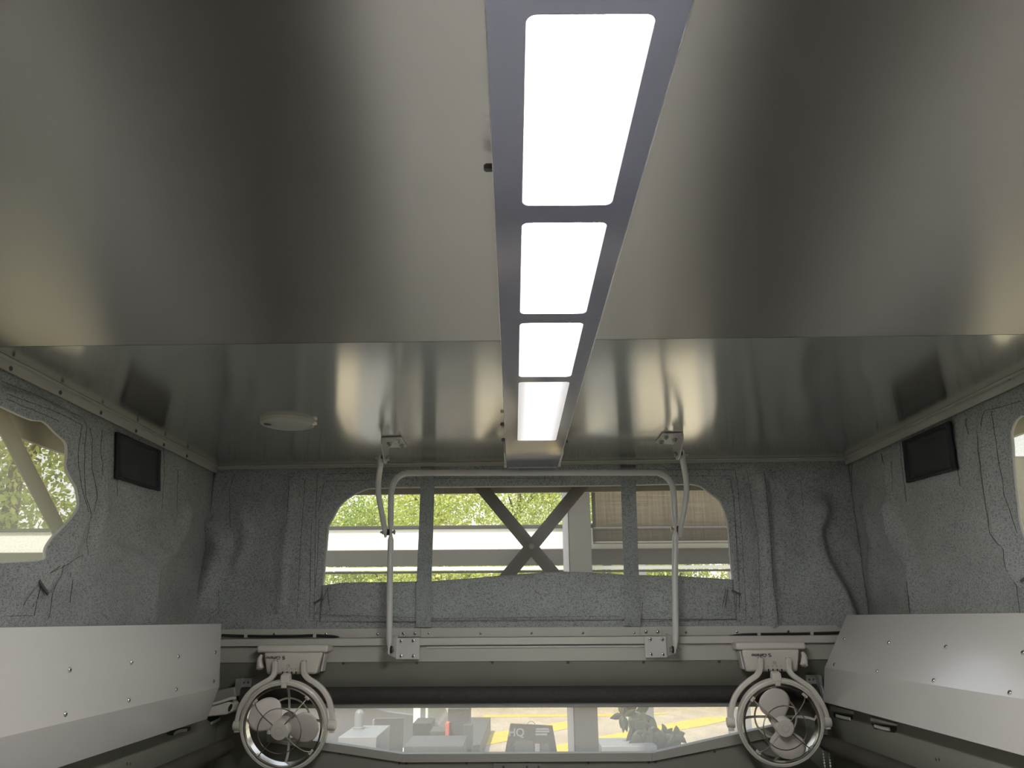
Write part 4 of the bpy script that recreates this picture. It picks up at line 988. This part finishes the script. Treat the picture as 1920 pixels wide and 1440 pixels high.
    mb = MB(T); mb.lathe(L(0, 0, wf - .010), ax, [(17 * S, 0), (17.5 * S, .004), (17 * S, .010), (15.5 * S, .0125), (8 * S, .0135), (.0005, .0138)], 40); cap = mb.build('hub_cap', M['plastic'], e)
    mb = MB(T); mb.ring(L(0, 0, wf + .0034), ax, 7 * S, [(-.0003, -.001), (.0003, -.001), (.0003, .0006), (-.0003, .0006)], 24); mb.build('hub_mark', M['paint_dull'], cap)
    # cage back
    mb = MB(T); mb.tube([L(40 * math.cos(q), 40 * math.sin(q), wr) for q in [i * 2 * math.pi / 48 for i in range(48)]], .0022, 8, True); mb.build('rear_cage_ring', M['plastic'], e)
    for a in (0, 90, 180, 270):
        q = R(a); P = smooth_line([L(12 * math.cos(q), 12 * math.sin(q), wr), L(40 * math.cos(q), 40 * math.sin(q), wr), L(60 * math.cos(q), 60 * math.sin(q), wr + .008), L(71 * math.cos(q), 71 * math.sin(q), -.010)], 5)
        mb = MB(T); mb.rectsweep(P, .0052, .004); mb.build('rear_spoke', M['plastic'], e)
    mb = MB(T); mb.lathe(L(0, 0, wr - .010), ax, [(10 * S, 0), (14 * S, .003), (15 * S, .012), (15 * S, .034), (12 * S, .040)], 32); mb.build('motor', M['motor'], e)
    mb = MB(T); mb.lathe(L(0, 0, -.006), ax, [(16 * S, 0), (16.5 * S, .002), (16.5 * S, .028), (15 * S, .030)], 32); mb.build('rotor_hub', M['plastic_blade'], e)
    for a in blades:
        q = R(a); cu, su = math.cos(q), math.sin(q); NU, NV = 22, 12; vs = []; fs = []
        for i in range(NU + 1):
            t = math.sin(math.pi / 2 * i / NU); rr_ = 12 + 54 * t
            hw_ = max(.8, 31 * (1 - max(0, (t - .50) / .50) ** 2.2) ** .5) if t > .5 else (11 + 20 * math.sin(min(1, t / .5) * math.pi / 2))
            for j in range(NV + 1):
                s = -1 + 2 * j / NV; lat = s * hw_ + 5 * t; w_ = .010 + .011 * s * (hw_ / 31) + .003 * (1 - s * s)
                vs.append(L(rr_ * cu - lat * su, rr_ * su + lat * cu, w_))
        for i in range(NU):
            for j in range(NV): b0 = i * (NV + 1) + j; fs.append((b0, b0 + 1, b0 + NV + 2, b0 + NV + 1))
        mb = MB(T); mb.add(vs, fs); mb.build('blade', M['plastic_blade'], e, smooth=80, solid=.0018)
logo_x = {-1: (512.5, 1233.5, 531.8), 1: (1424, 1228.5, 1443.3)}
fan(533, 1360, 82, 482, 614, 1210, 1265, 490, 602, 497, 591, (515.5, 569.5),
    [(515.5, 1242), (515.5, 1255), (514, 1264), (507, 1273), (493, 1281), (476, 1292), (461, 1309), (451, 1329), (446, 1350), (444, 1373)],
    [(569.5, 1242), (569.5, 1255), (571, 1264), (579, 1273), (592, 1281), (606, 1294), (617, 1313), (622, 1335), (623, 1352), (622, 1374)],
    -1, (142, -6), 535.5, 'Caframo', [('2', 529, 1254), ('4', 537.5, 1254), ('6', 546, 1254), ('8', 554, 1254)], (541, 1248.5),
    'cream cabin fan under the left end of the ledge, its blades spread sideways')
fan(1463, 1354, 81, 1380, 1511.5, 1204.5, 1260, 1395, 1505, 1402, 1498, (1425.7, 1478.5),
    [(1425.7, 1236), (1425.7, 1250), (1424, 1258), (1418, 1267), (1405, 1276), (1390, 1289), (1378, 1307), (1371, 1329), (1370, 1348), (1371, 1370)],
    [(1478.5, 1236), (1478.5, 1250), (1480, 1258), (1487, 1267), (1501, 1277), (1518, 1289), (1533, 1307), (1544, 1327), (1550, 1346), (1552, 1367)],
    1, (103, -80), 1458, 'Caframo', [('8', 1440, 1249), ('6', 1448.5, 1249), ('4', 1456.5, 1249), ('2', 1465, 1249)], (1452.5, 1243),
    'cream cabin fan under the right end of the ledge, one blade pointing straight up')

# ------------------------------------------------------------------ outside
GZ = -EYE
mb = MB(); mb.box(-60, 60, -20, 70, GZ - .1, GZ); struct(mb.build('ground', M['ground'], smooth=0))
def gp(px, py): return hitZ(px, py, GZ + .004)
for pts, lab in (([(860, 1386), (905, 1377), (1000, 1362), (1066, 1352), (1110, 1347.5), (1066, 1366), (1000, 1379), (905, 1399), (860, 1408)], 'worn yellow stripe on the ground passing behind the sign board'),
                 ([(1020, 1402), (1125, 1381), (1230, 1361), (1320, 1345), (1372, 1343.5), (1372, 1349), (1320, 1361), (1230, 1376), (1185, 1388), (1125, 1399), (1060, 1425), (1020, 1425)], 'broad bright yellow stripe on the ground right of the grey column'),
                 ([(905, 1341), (1250, 1337), (1250, 1339), (1150, 1343), (905, 1345)], 'thin yellow line on the ground furthest from the window')):
    q = [gp(*p) for p in pts]; mb = MB(); mb.prism(q, (0, 0, .004)); o = mb.build('painted_stripe', M['yellow'], smooth=0); tag(o, lab, 'road marking')
# carport beams seen through the back window
def hbeam(name, Y, y0, y1, dep, m_, lab, cat, x0=-7, x1=7, px=960):
    z0, z1 = hitY(px, y1, Y).z, hitY(px, y0, Y).z
    mb = MB(); mb.box(x0, x1, Y, Y + dep, z0, z1); o = mb.build(name, M[m_], bevel=.004); tag(o, lab, cat); return o
hbeam('roof_beam', 6.13, 984, 991, .012, 'greybeam', 'thin grey beam just above the white fascia outside the back window', 'beam')
hbeam('fascia_board', 6.15, 991, 1030, .03, 'white', 'wide glaring white fascia board outside the back window', 'fascia')
hbeam('roof_beam', 6.11, 1030, 1060, .02, 'greybeam', 'thick dark grey beam below the white fascia outside the back window', 'beam')
hbeam('guard_rail', 6.10, 1062, 1069, .015, 'white', 'slim white rail below the thick grey beam outside', 'rail')
hbeam('guard_rail', 6.12, 1070, 1074, .01, 'greybeam', 'very thin grey rail hanging under the slim white rail outside', 'rail')
xa, xb = hitY(1067, 1000, 5.85).x, hitY(1107, 1000, 5.85).x
e = thing('steel_column', ((xa + xb) / 2, 5.9, GZ), 'wide grey steel column outside, seen through both back windows', 'column')
mb = MB(); mb.box(xa, xb, 5.80, 5.96, GZ, 1.6); mb.build('shaft', M['greyobj2'], e, bevel=.004)
mb = MB(); mb.box(xa - .045, xa - .004, 5.86, 5.92, GZ, 1.6); mb.build('side_channel', M['greylight'], e, bevel=.003)
# tan shade cloth right of the column
xs0 = hitY(1107, 1000, 5.9).x; z0, z1 = hitY(1250, 1017, 5.92).z, hitY(1250, 860, 5.92).z
e = thing('shade_screen', (1.6, 5.92, z0), 'tan woven shade screen hanging right of the grey column', 'screen')
NX = 60; vs = []
for i in range(NX + 1):
    x = xs0 + .02 + (4.2 - xs0) * i / NX; y = 5.92 + .012 * math.sin(x * 5)
    for z in (z0, z0 + (z1 - z0) * .33, z1): vs.append((x, y, z))
mb = MB(); mb.add(vs, [(i * 3 + k, i * 3 + 3 + k, i * 3 + 4 + k, i * 3 + 1 + k) for i in range(NX) for k in (0, 1)]); mb.build('cloth', M['shade'], e, smooth=60, solid=.002)
za, zb = hitY(1250, 990, 5.9).z, hitY(1250, 984, 5.9).z; mb = MB(); mb.tube([(xs0 + .02, 5.90, za), (4.2, 5.90, za)], .012, 10); mb.build('batten', M['greyobj2'], e)
mb = MB(); mb.tube([(xs0 + .02, 5.91, z0), (4.2, 5.91, z0)], .010, 10); mb.build('bottom_bar', M['arm'], e)

# trees
random.seed(5)
def leaves(blobs, n, size, seed):
    rnd = random.Random(seed); vs = []; fs = []
    tot = sum(b[3] ** 2 for b in blobs)
    for (x, y, z, r_) in blobs:
        for _ in range(int(n * r_ * r_ / tot)):
            d = Vector((rnd.gauss(0, 1), rnd.gauss(0, 1), rnd.gauss(0, 1))).normalized() * r_ * (rnd.random() ** .35)
            c = Vector((x, y, z)) + d * 1.0; c.z = z + d.z * .85
            a = Vector((rnd.gauss(0, 1), rnd.gauss(0, 1), rnd.gauss(0, 1))).normalized(); b = a.orthogonal().normalized(); b.rotate(Matrix.Rotation(rnd.random() * 6.28, 3, a)); s = size * (.6 + .8 * rnd.random())
            k = len(vs); vs += [c - a * s * .5, c + b * s * .25 , c + a * s * .5, c - b * s * .25]; fs.append((k, k + 1, k + 2, k + 3))
    return vs, fs
protos = []
for v in range(3):
    rnd = random.Random(40 + v); blobs = []
    hgt = (5.3, 4.6, 6.3)[v]
    for k in range(16):
        a = rnd.random() * 6.28; zz = 1.5 + (hgt - 2.3) * (k / 15) ; rr_ = 1.5 * (1 - .45 * (k / 15)); blobs.append((math.cos(a) * rr_ * .8, math.sin(a) * rr_ * .8, zz, .75 + .45 * rnd.random()))
    vs, fs = leaves(blobs, 24000, .078, 7 + v)
    me = bpy.data.meshes.new('tree_crown'); me.from_pydata(vs, [], fs); me.materials.append(M['leaf_a' if v != 1 else 'leaf_b'])
    mt = MB(); mt.tube([(0, 0, 0), (.05, 0, hgt * .3), (-.04, .05, hgt * .6), (.02, 0, hgt * .85)], [.14, .11, .07, .03], 10)
    for k in range(5):
        a = k * 1.3; z = hgt * (.25 + .1 * k); mt.tube([(0, 0, z), (math.cos(a) * .5, math.sin(a) * .5, z + .5), (math.cos(a) * 1.0, math.sin(a) * 1.0, z + .9)], [.05, .035, .015], 7)
    mt2 = bpy.data.meshes.new('trunk'); mt2.from_pydata(mt.v, [], mt.f); mt2.materials.append(M['bark']); protos.append((me, mt2))
def tree(x, y, v, rz, sc, lab, group):
    e = thing('tree', (x, y, GZ), lab, 'tree', group); e.rotation_euler.z = rz; e.scale = (sc,) * 3
    for nm, me in (('crown', protos[v][0]), ('trunk', protos[v][1])):
        o = bpy.data.objects.new(nm, me); COL.objects.link(o); o.parent = e
xs = [-11.2, -8.0, -5.2, -2.5, .3, 3.1, 5.9, 8.7, 11.5]
ords = ['first', 'second', 'third', 'fourth', 'fifth', 'sixth', 'seventh', 'eighth', 'ninth']
for i, x in enumerate(xs):
    tree(x, 26 if i % 2 else 31.5, (1, 0, 1, 0, 2, 0, 1, 0, 2)[i], i * 1.7, (1.65, 1.35, 1.72, 1.5, 1.6, 1.6, 1.8, 1.6, 1.7)[i], 'bushy yellow-green tree outside the back window, %s from the left in its row' % ords[i], 'trees beyond the back window')
for i, (x, y) in enumerate(((-7.8, 2.6), (-10.2, 5.4), (-7.6, 7.4), (-10.2, 10.4), (-7.9, 12.2))):
    tree(x, y, (0, 2, 2, 0, 2)[i], i * 2.1, (1.35, 1.5, 1.3, 1.6, 1.4)[i], 'bushy yellow-green tree outside the left side window, %s from the photo edge' % ords[i], 'trees beyond the left window')
for i, (x, y) in enumerate(((7.6, 3.5), (9.4, 7))):
    tree(x, y, (i + 1) % 3, i * 2.4, 1.3, 'bushy yellow-green tree outside the right side window, %s from the photo edge' % ords[i], 'trees beyond the right window')
# white wall outside on the left
p = hitX(30, 1002, -5.0); q = hitX(30, 1036, -5.0)
mb = MB(); mb.box(-5.06, -5.0, -2, 14, q.z, p.z); o = mb.build('fascia_board', M['white'], bevel=.003); tag(o, 'glaring white fascia board beyond the left side window', 'fascia')
mb = MB(); mb.box(-5.04, -4.94, -2, 14, q.z - .25, q.z - .002); o = mb.build('roof_beam', M['greyobj2'], bevel=.003); tag(o, 'beige beam below the white fascia beyond the left side window', 'beam')

# sign board
def post(name, x0, x1, Y, lab, m_='greylight', cat='post', top=1.0):
    a, b = hitY(x0, 1370, Y).x, hitY(x1, 1370, Y).x; mb = MB(); mb.box(a, b, Y, Y + .08, GZ, top); o = mb.build(name, M[m_], bevel=.004); tag(o, lab, cat)
YS = 12.0
tl, tr_, br, bl = hitY(957, 1357, YS), hitY(1036, 1361, YS), hitY(1050, 1440, YS), hitY(942, 1440, YS)
fz = (GZ - tl.z) / (bl.z - tl.z); bl = tl + (bl - tl) * fz; br = tr_ + (br - tr_) * ((GZ - tr_.z) / (br.z - tr_.z)); bl.z = br.z = GZ
e = thing('sign_board', ((bl.x + br.x) / 2, YS, GZ), 'grey freestanding sign board with faint round lettering and a wire handle', 'sign')
mb = MB(); mb.hexa([tl, tr_, br, bl], [tl + Vector((0, .03, 0)), tr_ + Vector((0, .03, 0)), br + Vector((0, .03, 0)), bl + Vector((0, .03, 0))]); mb.build('front_board', M['greyobj2'], e, smooth=0)
mb = MB(); bk = Vector((0, .45, 0)); mb.hexa([tl + Vector((0, .035, 0)), tr_ + Vector((0, .035, 0)), br + bk, bl + bk], [tl + Vector((0, .06, 0)), tr_ + Vector((0, .06, 0)), br + bk + Vector((0, .03, 0)), bl + bk + Vector((0, .03, 0))]); mb.build('back_board', M['greyobj'], e, smooth=0)
c = hitY(996, 1359, YS); mb = MB(); mb.tube([c + Vector((.055 * math.cos(a), .015, .045 * math.sin(a))) for a in [i * math.pi / 12 for i in range(13)]], .006, 8); mb.build('handle', M['greylight'], e)
Ts = lambda px, py: Matrix.Translation(hitY(px, py, YS) + Vector((0, -.002, 0))) @ Matrix.Rotation(R(90), 4, 'X')
text_mesh('HQ', .15, Ts(968, 1374), M['greylight'], e, 'lettering', 0, .002)
for (px, py, w_) in ((1017, 1367, 24), (1017, 1371.5, 26), (1015, 1377, 22)):
    a, b = hitY(px - w_ / 2, py, YS), hitY(px + w_ / 2, py, YS); mb = MB(); mb.box(a.x, b.x, YS - .003, YS - .001, a.z - .012, a.z + .012); mb.build('text_line', M['greylight'], e, smooth=0)
for (x0, y0, x1, y1, mm) in ((965, 1389, 1000, 1412, 'greyobj'), (1003, 1394, 1012, 1412, 'greylight'), (1015, 1393, 1030, 1412, 'greyobj')):
    a, b = hitY(x0, y0, YS), hitY(x1, y1, YS); mb = MB(); mb.box(a.x, b.x, YS - .003, YS - .001, b.z, a.z); mb.build('printed_picture', M[mm], e, smooth=0)
post('steel_post', 1213, 1228, 9.0, 'thin pale grey post behind the potted plant')
post('steel_post', 1394, 1411, 9.0, 'pale grey post seen through the fan with its lever on the right')
post('steel_post', 1369, 1385, 8.6, 'light grey post just left of the fan with its lever on the right', top=-.55)
# counter and plant
def boxthing(name, x0, x1, y0, Y, dep, m_, lab, cat, bot=GZ, y1=None, bev=.006):
    a, b = hitY(x0, y0, Y), hitY(x1, y0, Y); z0 = bot if y1 is None else hitY(x0, y1, Y).z
    mb = MB(); mb.box(a.x, b.x, Y, Y + dep, z0, a.z); o = mb.build(name, M[m_], bevel=bev); return tag(o, lab, cat)
boxthing('planter_box', 1128, 1232, 1399, 7.6, .5, 'greylight', 'long light grey planter under the plant silhouette, right of the column', 'planter')
a = hitY(1195, 1399, 7.85); zt = a.z
pl = thing('potted_plant', (a.x + .1, 7.75, zt), 'tall broad-leaved plant outside, silhouetted right of the grey column', 'plant')
YP = 7.8
mb = MB(); st = smooth_line([hitY(1205, 1415, YP), hitY(1203, 1390, YP), hitY(1196, 1368, YP), hitY(1186, 1345, YP), hitY(1190, 1318, YP), hitY(1195, 1290, YP)], 6); mb.tube(st, [.022 - .014 * i / (len(st) - 1) for i in range(len(st))], 8); mb.build('stem', M['bark'], pl)
def leafm(c, ang, ln, wd, tiltv):
    """one pointed oval leaf with a folded midrib, starting at c"""
    d = Vector((math.cos(ang), tiltv, math.sin(ang))).normalized(); sd = d.cross(Vector((0, 1, 0))).normalized(); n_ = d.cross(sd); vs = []; K = 10
    for i in range(K + 1):
        t = i / K; w_ = wd * math.sin(math.pi * t ** .8) * .5; p = c + d * ln * t - Vector((0, 0, .15 * ln * t * t))
        vs += [p - sd * w_ + n_ * w_ * .3, p, p + sd * w_ + n_ * w_ * .3]
    return vs, [(i * 3 + k, i * 3 + 3 + k, i * 3 + 4 + k, i * 3 + 1 + k) for i in range(K) for k in (0, 1)]
def whorl(px, py, angs, ln, wd=.45, y=YP, stem_to=None):
    c = hitY(px, py, y)
    for a in angs:
        vs, fs = leafm(c, R(a), ln * (.85 + .3 * random.random()), ln * wd, random.uniform(-.3, .3)); mb = MB(); mb.add(vs, fs); mb.build('leaf', M['leaf_p'], pl, smooth=60, solid=.002)
    if stem_to:
        mb = MB(); mb.tube([c, (c + hitY(*stem_to, y)) / 2 + Vector((0, 0, .01)), hitY(*stem_to, y)], .004, 6); mb.build('twig', M['bark'], pl)
whorl(1168, 1341, (185, 100, 60, 255, 285), .12, .5, stem_to=(1190, 1350))
whorl(1170, 1343, (35, 262), .13, .4)
whorl(1186, 1335, (80, 110, 300, 260, 330), .16)
whorl(1192, 1340, (40, 250, 280, 310), .17)
whorl(1200, 1355, (20, 330, 240, 300, 270), .17, .6)
whorl(1205, 1362, (90, 150, 350, 250, 300, 210), .17, .75)
whorl(1212, 1375, (60, 130, 200, 260, 310, 0), .18, .75)
whorl(1225, 1388, (30, 100, 160, 220, 280, 340), .16, .75)
whorl(1205, 1395, (10, 60, 120, 190, 250), .18, .8)
whorl(1243, 1385, (80, 20, 150, 240, 300), .13, .5, stem_to=(1225, 1400))
whorl(1250, 1376, (50, 110, 200, 320), .10, .45)
whorl(1269, 1379, (90, 20, 160, 210, 330, 280), .105, .55, stem_to=(1262, 1402))
whorl(1266, 1392, (60, 120, 250, 300, 200), .12, .6)
whorl(1190, 1398, (90, 150, 200, 30), .07, .8)
# things on the left, outside
boxthing('display_board', 703, 756, 1347, 10.0, .06, 'greyobj', 'tall dark grey panel with a pale edge standing outside left of the boxes', 'board')
boxthing('display_board', 698.5, 702.5, 1349, 9.9, .05, 'greylight', 'narrow pale upright beside the tall dark grey panel', 'board')
boxthing('storage_box', 774, 808, 1356, 9.6, .5, 'greyobj2', 'warm grey box standing outside between the dark panel and the black speaker shape', 'box')
t = boxthing('bench_table', 634, 706, 1382, 8.6, .9, 'greylight', 'low pale table outside with a rounded bollard shape on it', 'table')
a, b = hitY(664, 1372, 9.2), hitY(681, 1372, 9.2); r_ = (b.x - a.x) / 2; zt = hitY(672, 1330, 9.2).z; z0 = t.location.z + 0
ttop = hitY(634, 1382, 8.6).z
mb = MB(); mb.lathe(((a.x + b.x) / 2, 9.2, ttop), (0, 0, 1), [(r_ * 1.25, 0), (r_ * 1.25, .02), (r_, .025), (r_, zt - ttop - r_)] + [(r_ * math.cos(q), zt - ttop - r_ + r_ * math.sin(q)) for q in [i * math.pi / 14 for i in range(1, 7)]] + [(.001, zt - ttop)], 28)
o = mb.build('bollard', M['greylight'], smooth=50); tag(o, 'round-topped pale cylinder standing on the low table outside', 'bollard')
o = boxthing('speaker_box', 840, 880, 1329, 9.2, .4, 'greyobj', 'dark upright box outside, tallest of the dark shapes left of the sign', 'box')
boxthing('storage_box', 868, 886, 1359, 9.0, .18, 'greyobj', 'small dark box in front of the tall dark box outside', 'box')
boxthing('storage_box', 835, 842, 1356, 9.05, .2, 'red', 'faded red box left of the tall dark box outside', 'box')
boxthing('work_bench', 757, 868, 1399, 8.2, .7, 'greyobj', 'long low dark bench in front of the dark boxes outside', 'bench')
boxthing('storage_box', 806, 836, 1371, 9.3, .4, 'greyobj', 'low grey crate between the warm grey box and the faded red box', 'box')
# grey four-sided slab on the ground to the right of the boxes
q = [hitZ(*p, GZ + .30) for p in ((880, 1345), (920, 1345), (900, 1396), (872, 1400))]; mb = MB(); mb.prism(q, (0, 0, -.30)); o = mb.build('low_block', M['greyobj'], smooth=0); tag(o, 'low grey platform on the ground left of the sign board', 'block')

# parked car behind them: side profile swept across its width
def car(x0, Y, lab):
    e = thing('car', (x0, Y, GZ), lab, 'car')
    prof = [(-2.2, .35), (-2.25, .75), (-2.1, 1.02), (-1.5, 1.12), (-.9, 1.6), (.6, 1.68), (1.2, 1.18), (2.05, 1.02), (2.2, .72), (2.15, .35)]
    T = Matrix.Translation((x0, Y, GZ)); mb = MB(T)
    pr = smooth_line([(x, 0, z) for x, z in prof], 4); lo = [Vector((p.x, -.85, p.z)) for p in pr]; hi = [Vector((p.x, .85, p.z)) for p in pr]
    mb.hexa(lo, hi); mb.build('body', M['carpaint'], e, smooth=40, bevel=.04)
    for xs_ in (((-1.25, 1.18), (-.85, 1.52), (-.25, 1.56), (-.25, 1.18)), ((-.18, 1.18), (-.18, 1.57), (.5, 1.58), (.85, 1.18))):
        mb = MB(T); mb.prism([(x, -.87, z) for x, z in xs_], (0, .01, 0)); mb.build('side_window', M['carglass'], e, smooth=0)
    for wx in (-1.4, 1.35):
        mb = MB(T); mb.lathe((wx, -.9, .33), (0, 1, 0), [(.2, 0), (.31, .01), (.33, .05), (.33, .2), (.2, .21)], 28); wh = mb.build('wheel', M['tyre'], e)
        mb = MB(T); mb.lathe((wx, -.905, .33), (0, 1, 0), [(.05, -.01), (.19, 0), (.2, .02)], 20); mb.build('rim', M['steel'], wh)
    mb = MB(T); mb.box(-2.0, 2.0, -.875, -.85, .55, .60); mb.build('side_strip', M['white'], e)
car(-3.3, 13.2, 'pale silver car parked outside, behind the low table and bollard')
for x0, x1, Y, lab in ((797, 801, 11.0, 'thin white pole right of the pale car'),):
    post('thin_pole', x0, x1, Y, lab, 'white', 'pole')
boxthing('cloth_banner', 776, 789, 1300, 11.5, .03, 'white', 'narrow cream banner outside beside the thin white pole', 'banner')

# ------------------------------------------------------------------ lift everything so the ground outside is z = 0
for o in SC.objects:
    if o.parent is None: o.location.z += EYE
